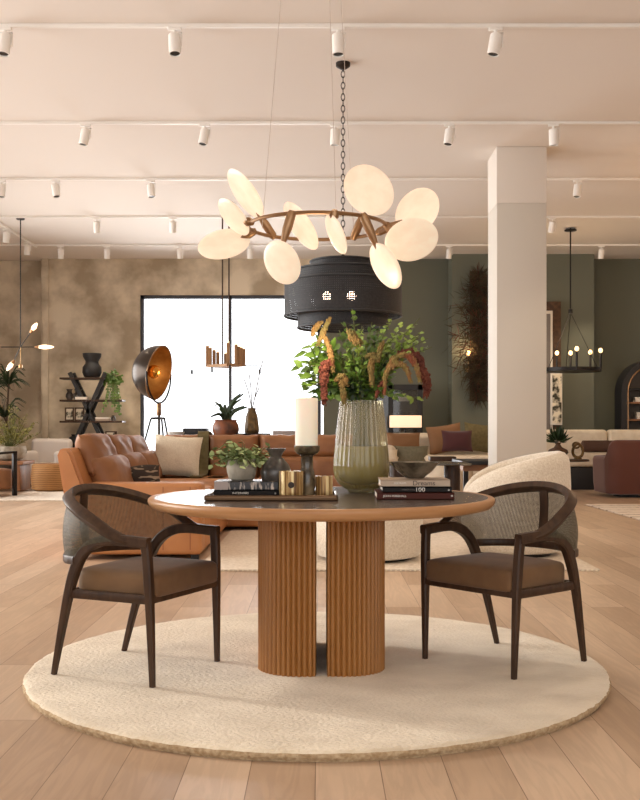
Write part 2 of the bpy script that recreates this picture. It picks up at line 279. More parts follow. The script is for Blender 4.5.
class B:
    def __init__(s): s.bm = bmesh.new(); s.uv = s.bm.loops.layers.uv.new('UVMap')
    def box(s, c, size, r=0.0, rot=(0, 0, 0), seg=3):
        t = bmesh.new(); bmesh.ops.create_cube(t, size=1)
        bmesh.ops.scale(t, vec=size, verts=t.verts)
        if r: bmesh.ops.bevel(t, geom=t.edges[:], offset=min(r, min(size) * .49), segments=seg, profile=.5, affect='EDGES')
        from mathutils import Euler
        s.add(t, Matrix.Translation(c) @ Euler(rot).to_matrix().to_4x4()); return s
    def add(s, t, mx):
        t.transform(mx); mp = {}
        for v in t.verts: mp[v] = s.bm.verts.new(v.co)
        for f in t.faces:
            try: s.bm.faces.new([mp[v] for v in f.verts])
            except ValueError: pass
        t.free()
    def rings(s, rr, closed=True, cap0=True, cap1=True, loop=False):
        vs = [[s.bm.verts.new(p) for p in r] for r in rr]; n = len(rr[0])
        m = len(vs)
        for i in range(m if loop else m - 1):
            a, b = vs[i], vs[(i + 1) % m]
            for j in range(n if closed else n - 1):
                k = (j + 1) % n; s.bm.faces.new((a[j], a[k], b[k], b[j]))
        if closed and not loop:
            if cap0: s.bm.faces.new(list(reversed(vs[0])))
            if cap1: s.bm.faces.new(vs[-1])
        return s
    def cyl(s, p0, p1, r0, r1=None, n=16, cap=True):
        return s.tube([p0, p1], [r0, r0 if r1 is None else r1], n, cap=cap)
    def tube(s, pts, rads, n=8, up=None, flat=1.0, cap=True, sq=False, loop=False):
        """sweep an oval along pts; rads = radius or list; flat = half width across / half width along 'up'"""
        P = [Vector(p) for p in pts]; m = len(P)
        if not isinstance(rads, (list, tuple)): rads = [rads] * m
        rr = []; ref = None
        for i, p in enumerate(P):
            if loop: t = P[(i + 1) % m] - P[i - 1]
            else: t = (P[min(i + 1, m - 1)] - P[max(i - 1, 0)])
            t.normalize()
            if up is not None: u = Vector(up[i]) if isinstance(up, list) else Vector(up)
            elif ref is None: u = Vector((0, 0, 1)) if abs(t.z) < .9 else Vector((1, 0, 0))
            else: u = ref
            u = (u - t * u.dot(t)); u.normalize(); v = t.cross(u); ref = u
            ring = []
            for k in range(n):
                a = 2 * PI * k / n + (PI / n if sq else 0); ca, sa = math.cos(a), math.sin(a)
                if sq:
                    q = .45; ca = math.copysign(abs(ca) ** q, ca); sa = math.copysign(abs(sa) ** q, sa)
                ring.append(p + u * ca * rads[i] + v * sa * rads[i] * flat)
            rr.append(ring)
        return s.rings(rr, cap0=cap, cap1=cap, loop=loop)
    def lathe(s, prof, c=(0, 0, 0), n=32, flute=None, sx=1, sy=1, axis=None):
        rr = []; c = Vector(c); q = axis.to_track_quat('Z', 'Y') if axis is not None else None
        for r, z in prof:
            ring = []
            for k in range(n):
                a = 2 * PI * k / n; rad = r
                if flute and r > .01: rad = r + flute[1] * (abs(math.cos(a * flute[0] / 2)) - .5)
                v = Vector((rad * math.cos(a) * sx, rad * math.sin(a) * sy, z))
                ring.append(c + (q @ v if q else v))
            rr.append(ring)
        return s.rings(rr)
    def grid(s, fn, nu, nv):
        V = [[s.bm.verts.new(fn(i / nu, j / nv)[0]) for j in range(nv + 1)] for i in range(nu + 1)]
        for i in range(nu):
            for j in range(nv):
                f = s.bm.faces.new((V[i][j], V[i + 1][j], V[i + 1][j + 1], V[i][j + 1]))
                for l, (a, b) in zip(f.loops, ((i, j), (i + 1, j), (i + 1, j + 1), (i, j + 1))): l[s.uv].uv = fn(a / nu, b / nv)[1]
        return s
    def pillow(s, c, w, h, t, rot=(0, 0, 0), pinch=0.06, n=12, wob=0.0, p=2.4, seed=0):
        """cushion: w along local x, h along local z, t thick along local y, seams at the rim"""
        from mathutils import Euler, noise
        mx = Matrix.Translation(c) @ Euler(rot).to_matrix().to_4x4(); 
        def pt(u, v, sd):
            a = u * 2 - 1; b = v * 2 - 1
            k = 1 - pinch * (1 - abs(a) ** 2) ; k2 = 1 - pinch * (1 - abs(b) ** 2)
            x = a * w / 2 * k2; z = b * h / 2 * k
            th = (max(0, 1 - abs(a) ** p) * max(0, 1 - abs(b) ** p)) ** .5 * t / 2 + .004
            if wob: th += wob * noise.noise(Vector((a * 2 + seed, b * 2, sd * 3))) * (1 - max(abs(a), abs(b)) ** 4); z += wob * .6 * noise.noise(Vector((a * 3 + seed, 7, 0))) * max(0, b)
            return mx @ Vector((x, sd * th, z))
        for sd in (-1, 1):
            V = [[s.bm.verts.new(pt(i / n, j / n, sd)) for j in range(n + 1)] for i in range(n + 1)]
            for i in range(n):
                for j in range(n):
                    q = (V[i][j], V[i + 1][j], V[i + 1][j + 1], V[i][j + 1])
                    s.bm.faces.new(q if sd < 0 else tuple(reversed(q)))
        bmesh.ops.remove_doubles(s.bm, verts=s.bm.verts[:], dist=.0085 if t > .05 else .001)
        return s
    def prism(s, pts, axis, a0, a1):
        """extrude a 2-D outline along axis ('x','y','z')"""
        def mk(p, a): return {'x': (a, p[0], p[1]), 'y': (p[0], a, p[1]), 'z': (p[0], p[1], a)}[axis]
        return s.rings([[Vector(mk(p, a0)) for p in pts], [Vector(mk(p, a1)) for p in pts]])
    def ball(s, c, r, sc=(1, 1, 1), n=12):
        t = bmesh.new(); bmesh.ops.create_uvsphere(t, u_segments=n, v_segments=max(6, n // 2 + 1), radius=r)
        s.add(t, Matrix.Translation(c) @ Matrix.Diagonal((*sc, 1))); return s
    def leaf(s, p, d, nrm, l, w, bend=.25):
        p = Vector(p); d = Vector(d).normalized(); nrm = Vector(nrm); side = d.cross(nrm)
        if side.length < 1e-4: side = d.cross(Vector((1, .3, .2)))
        side.normalize(); nn = side.cross(d)
        a = s.bm.verts.new(p); L1 = s.bm.verts.new(p + d * l * .35 + side * w * .5 + nn * bend * l * .12); R1 = s.bm.verts.new(p + d * l * .35 - side * w * .5 + nn * bend * l * .12)
        L2 = s.bm.verts.new(p + d * l * .7 + side * w * .36 - nn * bend * l * .1); R2 = s.bm.verts.new(p + d * l * .7 - side * w * .36 - nn * bend * l * .1)
        m1 = s.bm.verts.new(p + d * l * .35); m2 = s.bm.verts.new(p + d * l * .7 - nn * bend * l * .2); t = s.bm.verts.new(p + d * l - nn * bend * l * .5)
        for f in ((a, m1, L1), (a, R1, m1), (m1, m2, L2, L1), (R1, R2, m2, m1), (m2, t, L2), (R2, t, m2)): s.bm.faces.new(f)
        return s
    def build(s, name, m, parent=None, smooth=True, ang=40, label=None):
        me = bpy.data.meshes.new(name); bmesh.ops.recalc_face_normals(s.bm, faces=s.bm.faces[:])
        s.bm.to_mesh(me); s.bm.free()
        if smooth:
            for f in me.polygons: f.use_smooth = True
            me.set_sharp_from_angle(angle=R(ang))
        o = bpy.data.objects.new(name, me); col.objects.link(o)
        if isinstance(m, str): m = M[m]
        me.materials.append(m)
        if parent is not None: o.parent = parent
        if label: o['label'] = label
        return o

def thing(name, label, cat, loc=(0, 0, 0), rz=0.0, group=None):
    o = bpy.data.objects.new(name, None); col.objects.link(o); o.empty_display_size = .1
    o.location = loc; o.rotation_euler = (0, 0, rz); o['label'] = label; o['category'] = cat
    if group: o['group'] = group
    return o
def tag(o, label, cat, group=None, kind=None, loc=None, rz=None):
    o['label'] = label; o['category'] = cat
    if group: o['group'] = group
    if kind: o['kind'] = kind
    if loc is not None: o.location = loc
    if rz is not None: o.rotation_euler = (0, 0, rz)
    return o
def copy_tree(o, parent=None):
    c = o.copy(); col.objects.link(c)
    if parent is not None: c.parent = parent
    for ch in list(o.children): copy_tree(ch, c)
    return c
def struct(o):
    o['kind'] = 'structure'; return o
def text(body, size, loc, rot, parent, m, name='lettering', sx=1.0):
    cu = bpy.data.curves.new(name, 'FONT'); cu.body = body; cu.size = size; cu.extrude = .0003; cu.align_x = 'LEFT'; cu.align_y = 'CENTER'
    tmp = bpy.data.objects.new(name, cu); me = bpy.data.meshes.new_from_object(tmp); bpy.data.objects.remove(tmp); me.name = name
    o = bpy.data.objects.new(name, me); col.objects.link(o); o.location = loc; o.rotation_euler = rot; o.scale = (sx, 1, 1); me.materials.clear(); me.materials.append(M[m])
    if parent: o.parent = parent
    return o

# ------------------------------------------------------------------ the room
CZ = 4.35
XL, XR, YF, YB = -7.0, 8.6, -4.5, 19.86
struct(B().box(((XL + XR) / 2, (YF + 21) / 2, -.05), (XR - XL + .4, 26.2, .1)).build('floor', 'floor'))
struct(B().box(((XL + XR) / 2, (YF + 21) / 2, CZ + .05), (XR - XL + .4, 26.2, .1)).build('ceiling', 'ceiling'))
# left wall with its long windows
b = B()
b.box((XL - .1, (YF + 3.2) / 2, CZ / 2), (.2, 3.2 - YF, CZ)); b.box((XL - .1, (17.0 + 20.4) / 2, CZ / 2), (.2, 3.4, CZ))
b.box((XL - .1, 10.1, .25), (.2, 13.8, .5)); b.box((XL - .1, 10.1, (3.5 + CZ) / 2), (.2, 13.8, CZ - 3.5))
struct(b.build('wall_left', 'white_paint'))
b = B()
for y in (3.25, 5.95, 8.7, 11.45, 14.2, 16.95): b.box((XL - .06, y, 2.0), (.06, .06, 3.0))
for z in (.53, 3.47): b.box((XL - .06, 10.1, z), (.06, 13.8, .06))
wl = struct(b.build('window_1', 'frame_dark')); B().box((XL - .06, 10.1, 2.0), (.008, 13.7, 2.9)).build('pane', 'pane', wl)
struct(B().box((XR + .1, 8, CZ / 2), (.2, 25, CZ)).build('wall_right', 'white_paint'))
b = B(); b.box((.8, YF - .1, (3.9 + CZ) / 2), (15.6, .2, CZ - 3.9)); b.box((.8, YF - .1, .2), (15.6, .2, .4))
for x in (-6.6, 8.2): b.box((x, YF - .1, CZ / 2), (.8, .2, CZ))
struct(b.build('wall_front', 'white_paint'))
# back wall: limewashed plaster round the big window
wx0, wx1, wz = X(140, YB), X(321, YB), Z(295, YB)
b = B()
b.box(((X(41, YB) + wx0) / 2, YB + .15, CZ / 2), (wx0 - X(41, YB), .3, CZ))
b.box(((wx0 + wx1 + .05) / 2, YB + .15, (wz + CZ) / 2), (wx1 + .05 - wx0, .3, CZ - wz))
b.box(((wx0 + wx1) / 2, YB + .15, .15), (wx1 - wx0, .3, .3))
struct(b.build('wall_back_plaster', 'plaster'))
struct(B().box(((XL + X(41, YB)) / 2, YB + .4, CZ / 2), (X(41, YB) - XL, .3, CZ)).build('wall_back_recess', 'plaster'))
struct(B().box((X(44.5, 19.75), YB - .03, CZ / 2), (.12, .06, CZ)).build('trim_1', 'plaster'))
b = B(); t = .07
b.box((wx0 + t / 2, YB + .1, (wz + .3) / 2), (t, .1, wz - .3)); b.box((wx1 - t / 2, YB + .1, (wz + .3) / 2), (t, .1, wz - .3))
b.box(((wx0 + wx1) / 2, YB + .1, wz - t / 2), (wx1 - wx0, .1, t)); b.box(((wx0 + wx1) / 2, YB + .1, .3 + t / 2), (wx1 - wx0, .1, t))
b.box((X(230, YB), YB + .1, (wz + .3) / 2), (.06, .1, wz - .3))
wb = struct(b.build('window_2', 'frame_dark')); B().box(((wx0 + wx1) / 2, YB + .1, (wz + .3) / 2), (wx1 - wx0 - .1, .01, wz - .4)).build('pane', 'pane', wb)
gx = X(452, 19.3); gx2 = X(594, 19.3)
b = B(); b.box(((wx1 + .05 + gx) / 2, YB + .15, CZ / 2), (gx - wx1 - .05, .3, CZ)); b.box(((gx2 + XR) / 2, YB + .15, CZ / 2), (XR - gx2, .3, CZ))
b.box(((gx + gx2) / 2, 19.3 + .4, CZ / 2), (gx2 - gx, .8, CZ))
struct(b.build('wall_back_green', 'green_wall'))
# pillar
px0, px1 = X(496.8, 11.94), X(546.6, 11.94)
pil = struct(B().box(((px0 + px1) / 2, 11.94 + .31, (Z(203, 11.94) + CZ) / 2), (px1 - px0 + .006, .626, CZ - Z(203, 11.94)), .006).build('pillar', 'white_paint'))
B().box(((px0 + px1) / 2, 11.94 + .31, Z(203, 11.94) / 2), (px1 - px0, .62, Z(203, 11.94)), .006).build('lower_casing', 'pillar_low', pil)

# ------------------------------------------------------------------ ceiling tracks and spotlights
ORD = ['leftmost', 'second from left', 'third from left', 'fourth from left', 'fifth from left', 'sixth from left', 'seventh from left', 'eighth from left']
RAILN = ['nearest', 'second nearest', 'third', 'fourth', 'farthest']
tracks = [(24, [6, 175, 338, 495]), (121.5, [86, 205, 335, 449, 553]), (178, [2, 56, 151, 577]), (216, [97, 173, 552]), (244.3, [61, 107, 180, 250, 449, 601])]
def head(px, d, x, y, lab, power, tgt):
    t = thing('track_spotlight', lab, 'spotlight', (x, y, CZ - .03), 0, 'white track spotlights on the ceiling')
    v = (Vector(tgt) - Vector((x, y, CZ - .12))).normalized()
    v = (v * .8 + Vector((0, 0, -1))).normalized()
    c0 = Vector((0, 0, -.10)); 
    B().box((0, 0, -.012), (.11, .034, .024), .004).cyl((0, 0, -.02), (0, 0, -.05), .012).box((.058, 0, -.10), (.006, .02, .12)).box((.03, 0, -.045), (.062, .02, .008)).build('bracket', 'track', t)
    a = c0 - v * .05; e = c0 + v * .125
    B().lathe([(.03, 0), (.048, .008), (.05, .02), (.05, .175), (.043, .176), (.043, .16)], a, 20, axis=v).build('lamp_body', 'track', t)
    B().lathe([(.040, 0), (.040, .006)], a + v * .162, 16, axis=v).build('lens', 'lens', t)
    l = bpy.data.lights.new('beam', 'SPOT'); l.energy = power; l.spot_size = R(62); l.spot_blend = .7; l.color = (1, .84, .64); l.shadow_soft_size = .04
    o = bpy.data.objects.new('beam', l); col.objects.link(o); o.parent = t; o.location = a + v * .19; o.rotation_euler = v.to_track_quat('-Z', 'Y').to_euler()
for i, (ty, hs) in enumerate(tracks):
    d = (CZ - H) * F / (HY - ty)
    rl = B().box((.8, d, CZ - .015), (15.4, .036, .03), .003).build('lighting_track', 'track')
    tag(rl, 'long white ceiling track running left to right, %s of the five from the camera' % RAILN[i], 'lighting track', 'white ceiling tracks')
    for j, px in enumerate(hs):
        x = X(px, d + .03)
        tgt = (x + random.uniform(-2, 2), d + random.uniform(-2, 1.2), 0)
        n = len(hs)
        if i >= 3: tgt = (x + random.uniform(-.8, .8), YB, 1.9)
        oo = 'rightmost' if j == n - 1 else ORD[j]
        head(px, d, x, d, 'white cylinder track spotlight, %s on the %s rail from the camera' % (oo, RAILN[i]), (95 if i >= 3 else 34) if px < 300 else (110 if i >= 3 else 60), tgt)
sx = -5.15
tag(B().box((sx, 17.0, CZ - .015), (.036, 2.9, .03), .003).build('lighting_track', 'track'), 'short white ceiling track running away from the camera at far left', 'lighting track')
for y, lab in ((16.7, 'nearer white spotlight on the short track at far left'), (17.9, 'farther white spotlight on the short track at far left')):
    head(0, y, sx, y, lab, 30, (sx - 1, y + 1.5, 0))

# ------------------------------------------------------------------ rugs
from mathutils import noise as NZ
def round_rug():
    t = thing('round_rug', 'large round cream wool rug under the dining table', 'rug', (X(317, 4.40), 4.40, 0))
    b = B(); rr = []
    prof = [(1.222, 0.0), (1.236, .008), (1.240, .018), (1.236, .024), (1.228, .029), (1.215, .0305), (1.18, .0315)] + [(1.18 - .06 * k, .0315) for k in range(1, 19)]
    n = 400
    for r, z in prof:
        r *= .986; z *= 1.2
        ring = []
        for k in range(n):
            a = 2 * PI * k / n; x, y = math.cos(a), math.sin(a)
            e = NZ.noise(Vector((x * 40, y * 40, z * 90))) * (.007 if r > 1.19 else .0); h = NZ.noise(Vector((x * r * 7, y * r * 7, 3))) * .002 if z > .03 else 0
            ring.append(Vector((x * (r + e), y * (r + e), z + h)))
        rr.append(ring)
    e = B().rings(rr[:4], cap0=False, cap1=False); e.build('shade_toned_edge', 'rug_edge', t, ang=80, label='pile edge of the rug, coloured brown for shade')  # same cream pile, its shaded side put into a browner colour
    b.rings(rr[3:], cap0=False); b.build('pile', 'rug', t, ang=80)
    B().lathe([(1.18, .0), (1.212, .0005), (1.214, .006), (1.18, .007)], n=160).build('binding', 'rug_edge', t, label='brown binding along the rug edge')
round_rug()
def flat_rug(x0, x1, y0, y1, m, label, fr=None, th=.012):
    o = B().box(((x0 + x1) / 2, (y0 + y1) / 2, th / 2 + .0005), (x1 - x0, y1 - y0, th), .004).build('area_rug', m); tag(o, label, 'rug')
    if fr:
        b = B()
        for k in range(int((x1 - x0) / .035)):
            b.box((x0 + .02 + k * .035, y0 - .012, .005), (.012, .028, .006))
        b.build('fringe', 'cream_fabric', o)
    return o
flat_rug(-.9, 2.05, 7.45, 10.33, 'rug_flat', 'rectangular cream rug with fringe behind the dining table', True, .014)
flat_rug(-4.75, -2.3, 14.6, 17.6, 'rug_flat', 'cream rug under the rattan ottoman at far left')
flat_rug(3.62, 8.0, 9.2, 13.85, 'rug_stripe', 'striped pale rug in front of the rust armchair at right')

# ------------------------------------------------------------------ dining table
TX, TY = .006, 4.46
t = thing('dining_table', 'round dining table with fluted oak pedestals and dark inlaid top', 'table', (TX, TY, .0365))
z1 = .75 - .0365
B().lathe([(.60, z1 - .050), (.70, z1 - .049), (.732, z1 - .042), (.747, z1 - .028), (.752, z1 - .014), (.750, z1 - .005), (.744, z1), (.722, z1), (.722, z1 - .003), (.3, z1 - .003)], n=128).build('tabletop', 'oak_edge', t)
B().lathe([(.7215, z1 - .004), (.7215, z1 - .0008), (.3, z1 - .0008)], n=128).build('inlay', 'table_inlay', t, label='dark brown inlaid table surface')
def column(sgn):
    w, hd, g = .245, .335, .0225; pts = []
    def corner(cx, cy, rx, ry, a0, a1, n=40):
        return [(cx + rx * math.cos(R(a0 + (a1 - a0) * k / n)), cy + ry * math.sin(R(a0 + (a1 - a0) * k / n))) for k in range(n + 1)]
    path = corner(w - .165, -hd + .165, .165, .165, -90, 0) + corner(w - .165, hd - .165, .165, .165, 0, 90) + corner(.015, hd - .015, .015, .015, 90, 180, 6) + corner(.015, -hd + .015, .015, .015, 180, 270, 6)
    P = [Vector((x, y, 0)) for x, y in path]; P.append(P[0])
    L = [0]
    for i in range(1, len(P)): L.append(L[-1] + (P[i] - P[i - 1]).length)
    T = L[-1]; nr = round(T / .0225); out = []; m = nr * 8; j = 0
    for k in range(m):
        s = T * k / m
        while L[j + 1] < s: j += 1
        f = (s - L[j]) / max(1e-9, L[j + 1] - L[j]); p = P[j].lerp(P[j + 1], f); tt = (P[j + 1] - P[j]).normalized(); nn = Vector((tt.y, -tt.x, 0))
        q = p + nn * (.011 * abs(math.sin(PI * k / 8)) - .011)
        out.append((sgn * (g + q.x), q.y))
    B().prism(out, 'z', 0, z1 - .0495).build('pedestal', 'oak_warm', t, ang=60)
column(1); column(-1)

# ------------------------------------------------------------------ cane-backed dining chairs
def make_chair(label, loc, rz):
    t = thing('dining_chair', label, 'chair', loc, rz, 'cane-backed dining chairs')
    def mir(p, s): return (p[0], p[1] * s, p[2])
    for s in (-1, 1):
        pts = spline([mir(p, s) for p in ((.252, .256, 0), (.244, .262, .30), (.236, .268, .49), (.228, .272, .565))], 5)
        rads = [.0112 + .0078 * min(1, p.z / .42) for p in pts]
        B().tube(pts, rads, 8, up=(1, 0, 0), sq=True).build('leg', 'walnut', t)
        pts = spline([mir(p, s) for p in ((-.25, .252, 0), (-.202, .262, .18), (-.155, .272, .34), (-.118, .276, .44), (-.07, .28, .513), (.0, .283, .555), (.09, .282, .568), (.245, .273, .562))], 6)
        n = len(pts); rads = [.0110 + .0105 * min(1, p.z / .45) - .002 * max(0, (p.z - .5)) * 10 * .4 for p in pts]
        B().tube(pts, rads, 8, up=(0, 1, 0), flat=1.05, sq=True).build('leg', 'walnut', t)
    # hoop rail
    half = [(.165, .2775, .563), (.12, .287, .574), (.06, .296, .600)] + [(-.287 * math.sin(R(a)), .298 * math.cos(R(a)), .632 + .112 * math.sin(R(a)) ** .85) for a in (3, 18, 33, 48, 63, 77)]
    hp = [mir(p, 1) for p in half] + [(-.287, 0, .744)] + [mir(p, -1) for p in reversed(half)]
    H0 = spline(hp, 5); ups = [Vector((p.x + .0, p.y, 0)).normalized() * .7 + Vector((0, 0, 1)) for p in H0]
    n = len(H0); rd = [.0125 + .0055 * math.sin(PI * i / (n - 1)) ** .5 for i in range(n)]
    B().tube(H0, rd, 10, up=[(-u.z * (p.x > -9) * (p.x) - .3 * 0, -p.y, .0) if False else tuple(u) for u, p in zip(ups, H0)], flat=1.45, sq=True).build('top_rail', 'walnut', t)
    lo = [(-.11, .292, .478), (-.17, .268, .478), (-.225, .205, .48), (-.262, .11, .482)]
    lp = [mir(p, 1) for p in lo] + [(-.274, 0, .483)] + [mir(p, -1) for p in reversed(lo)]
    L0 = spline(lp, 6)
    B().tube(L0, .017, 8, up=(0, 0, 1), flat=.6, sq=True).build('lower_rail', 'walnut', t)
    # cane shell between the rails
    def cur(P, u):
        f = u * (len(P) - 1); i = min(int(f), len(P) - 2); return P[i].lerp(P[i + 1], f - i)
    L1 = spline([(.16, .277, .560), (.05, .284, .552), (-.06, .284, .51)] + lp + [(-.06, -.284, .51), (.05, -.284, .552), (.16, -.277, .560)], 6)
    def fn(u, v):
        a = cur(L1, u); c = cur(H0, u); p = a.lerp(c, v); out = Vector((p.x, p.y, 0)); bow = .018 * math.sin(PI * v)
        if out.length > .01: p = p + out.normalized() * bow
        return p, (u * 1.35, v * .32)
    B().grid(fn, 60, 8).build('cane_back', 'cane', t)
    B().tube(spline([(-.27, 0, .485), (-.290, 0, .62), (-.286, 0, .735)], 5), .024, 8, up=(0, 1, 0), flat=.25, sq=True).build('back_stile', 'walnut', t)
    # frame
    fr = .355
    b = B(); b.box((.245, 0, fr - .014), (.026, .52, .034), .004)
    for s in (-1, 1): b.tube([(.235, .268 * s, fr - .014), (-.15, .270 * s, fr - .014)], .0185, 8, up=(0, 0, 1), flat=.7, sq=True)
    b.box((-.15, 0, fr - .014), (.026, .52, .034), .004)
    b.build('seat_frame', 'walnut', t)
    # cushion: trapezoid with crown
    b = B(); rr = []
    out = []
    w0, w1, xa, xb = .252, .240, .268, -.155
    def arc(cx, cy, r, a0, a1): return [(cx + r * math.cos(R(a0 + (a1 - a0) * k / 5)), cy + r * math.sin(R(a0 + (a1 - a0) * k / 5))) for k in range(6)]
    out = arc(xa - .03, w0 - .03, .03, 0, 90) + arc(xb + .05, w1 - .05, .05, 90, 180) + arc(xb + .05, -w1 + .05, .05, 180, 270) + arc(xa - .03, -w0 + .03, .03, 270, 360)
    for sc, z in ((.95, 0), (.99, .006), (1, .02), (1.0, .065), (.985, .082), (.95, .090), (.8, .099), (.5, .106), (.2, .108)):
        rr.append([Vector((.045 + (x - .045) * sc, y * sc, fr - .010 + z)) for x, y in out])
    b.rings(rr).build('seat_cushion', 'velvet', t, ang=70)
    t.scale = (.97, .95, 1)
    return t
ch = make_chair('brown cane-backed dining chair left of the table', (-.770, 4.285, .0385), R(-25.2))
c2 = copy_tree(ch); c2.location = (.804, 4.43, .0385); c2.rotation_euler = (0, 0, R(-139)); c2['label'] = 'brown cane-backed dining chair right of the table'

# ------------------------------------------------------------------ on the table
TZ = .75
def tray():
    x0, x1, y0, y1 = -.474, .074, 4.15, 4.47
    t = thing('serving_tray', 'long bronze tray on the dining table', 'tray', ((x0 + x1) / 2, (y0 + y1) / 2, TZ))
    w, h = x1 - x0, y1 - y0
    B().box((0, 0, .005), (w, h, .008), .003).build('base', 'bronze_tray', t)
    b = B()
    for s in (-1, 1): b.box((0, s * (h / 2 - .006), .012), (w, .012, .022), .005); b.box((s * (w / 2 - .006), 0, .012), (.012, h, .022), .005)
    b.build('rim', 'bronze_tray', t)
tray()
tz = TZ + .0095
def book(x, y, z, w, d, h, m, label, rz=0, cat='book', texts=(), inset=.004, name='book'):
    t = thing(name, label, cat, (x, y, z), rz, 'stacked coffee table books')
    c = .0025
    b = B(); b.box((0, 0, c / 2), (w, d, c)); b.box((0, 0, h - c / 2), (w, d, c)); b.box((0, -d / 2 + c / 2, h / 2), (w, c, h)); cv = b.build('cover', m, t)
    B().box((0, inset / 2, h / 2), (w - 2 * inset, d - inset * 1.5, h - 2 * c)).build('page_block', 'pages', t)
    for body, size, tx, mm, sx in texts:
        text(body, size, (tx, -d / 2 - .0008, h / 2), (R(90), 0, 0), cv, mm, sx=sx)
    return t
# stack on the tray
bx = X(246.5, 4.3)
book(bx, 4.4, tz, .275, .2, .026, 'book_black', 'black book at the bottom of the stack on the tray', texts=(('INTERIORS', .011, -.06, 'print_white', 1.3), ('o', .014, .118, 'print_white', 1)))
t = book(bx - .002, 4.4, tz + .0265, .27, .2, .036, 'book_photo', 'photo-covered book on top of the stack on the tray')
B().box((-.105, -.1008, .018), (.058, .0012, .034)).build('spine_panel', 'book_grey', t, label='grey panel on the book spine')
# planter on the books
bz = tz + .063
pt = thing('potted_plant', 'small leafy plant in stone pot on the tray books', 'plant', (X(241.5, 4.4), 4.41, bz))
B().lathe([(.045, 0), (.056, .008), (.064, .035), (.066, .06), (.060, .085), (.058, .092), (.052, .09), (.05, .07), (.0, .07)], n=32).build('pot', 'stone_pot', pt)
b = B(); s = B(); rnd = random.Random(3)
for k in range(90):
    a = rnd.uniform(0, 2 * PI); e = rnd.uniform(-.1, 1.25); l = rnd.uniform(.05, .115)
    d = Vector((math.cos(a) * math.cos(e) * 1.15, math.sin(a) * math.cos(e), math.sin(e) * .8))
    p0 = Vector((math.cos(a) * .03, math.sin(a) * .03, .085)); p1 = p0 + d * l
    if rnd.random() < .3: p1.z -= .04
    s.tube([p0, (p0 + p1) / 2 + Vector((0, 0, .015)), p1], .0015, 4)
    for q in range(3):
        pp = p0.lerp(p1, .5 + .25 * q); dd = Vector((rnd.uniform(-1, 1), rnd.uniform(-1, 1), rnd.uniform(-.7, .7))) + d * .4
        b.leaf(pp, dd, (rnd.uniform(-.5, .5), rnd.uniform(-.5, .5), 1), rnd.uniform(.022, .042), rnd.uniform(.016, .030))
b.build('foliage', 'leaf_grey', pt); s.build('stems', 'stem', pt)
o = B().lathe([(.028, 0), (.036, .004), (.05, .03), (.064, .075), (.068, .1), (.056, .13), (.034, .155), (.024, .165), (.028, .178), (.042, .196), (.044, .2), (.038, .2), (.02, .17), (0, .17)], n=40).build('vase', 'dark_ceramic')
tag(o, 'charcoal ceramic vase with flared neck on the tray', 'vase', loc=(X(276, 4.4), 4.39, tz))
o = B().lathe([(.027, 0), (.033, .01), (.035, .05), (.034, .085), (.030, .105), (.026, .115), (.025, .165), (.028, .172), (.044, .18), (.054, .192), (.055, .212), (.05, .214), (.049, .205), (0, .205)], n=40).build('candle_holder', 'marble')
tag(o, 'dark marble candle holder on the tray', 'candle holder', loc=(X(307, 4.33), 4.33, tz))
cx = X(305.5, 4.33)
c = thing('pillar_candle', 'thick ivory pillar candle in the marble holder', 'candle', (X(306.5, 4.33), 4.33, tz + .2055))
B().lathe([(.046, 0), (.0485, .002), (.0485, .207), (.046, .21), (.02, .207), (0, .206)], n=40).build('wax', 'candle', c)
B().cyl((0, 0, .2), (.001, 0, .216), .0012, n=6).build('wick', 'print_dark', c)
for px, d, r, h, lab, dot in ((291.5, 4.27, .052, .108, 'larger gold-streaked candle jar with black dot on the tray', True), (324, 4.3, .037, .086, 'smaller gold-streaked candle jar at the tray right end', False)):
    v = thing('candle_jar', lab, 'candle jar', (X(px, d), d, tz), 0, 'streaked gold candle jars')
    B().lathe([(r * .9, 0), (r * .98, .006), (r, .02), (r, h), (r - .006, h), (r - .007, .05), (0, .05)], n=40).build('jar', 'votive', v)
    B().lathe([(r - .009, .05), (r - .009, h - .03), (0, h - .03)], n=24).build('wax', 'candle', v)
    if dot: B().lathe([(.013, 0), (.013, .0015)], (0, -r - .0002, h * .48), 20, axis=Vector((0, -1, 0))).build('seal', 'print_dark', v, label='round black seal')
# books and bowl at the right
t = book(X(415.5, 4.24), 4.35, TZ, .322, .235, .029, 'book_brown', 'dark red-brown book at the bottom of the right stack', texts=(('JOHN MARSHALL', .0125, -.135, 'print_white', 1.0), ('+', .02, .145, 'print_white', 1)))
book(X(417, 4.26), 4.36, TZ + .0295, .29, .22, .021, 'book_black', 'black book in the middle of the right stack', texts=(('100', .024, -.01, 'print_white', 1.2), ('o', .014, .128, 'print_white', 1), ('INTERIOR ICONS', .007, -.065, 'print_grey', 1)))
book(X(415.5, 4.26), 4.37, TZ + .051, .292, .21, .030, 'book_cream', 'beige book on top of the right stack', texts=(('Dreams', .027, -.012, 'print_dark', 1.1), ('PORTRAITS', .01, -.09, 'print_white', 1.0)))
o = B().lathe([(.03, 0), (.04, .002), (.075, .03), (.104, .064), (.107, .07), (.100, .069), (.07, .034), (.03, .014), (0, .012)], n=48).build('bowl', 'bowl_marble')
tag(o, 'small marbled stone bowl on the right book stack', 'bowl', loc=(X(414.5, 4.4), 4.39, TZ + .0815))

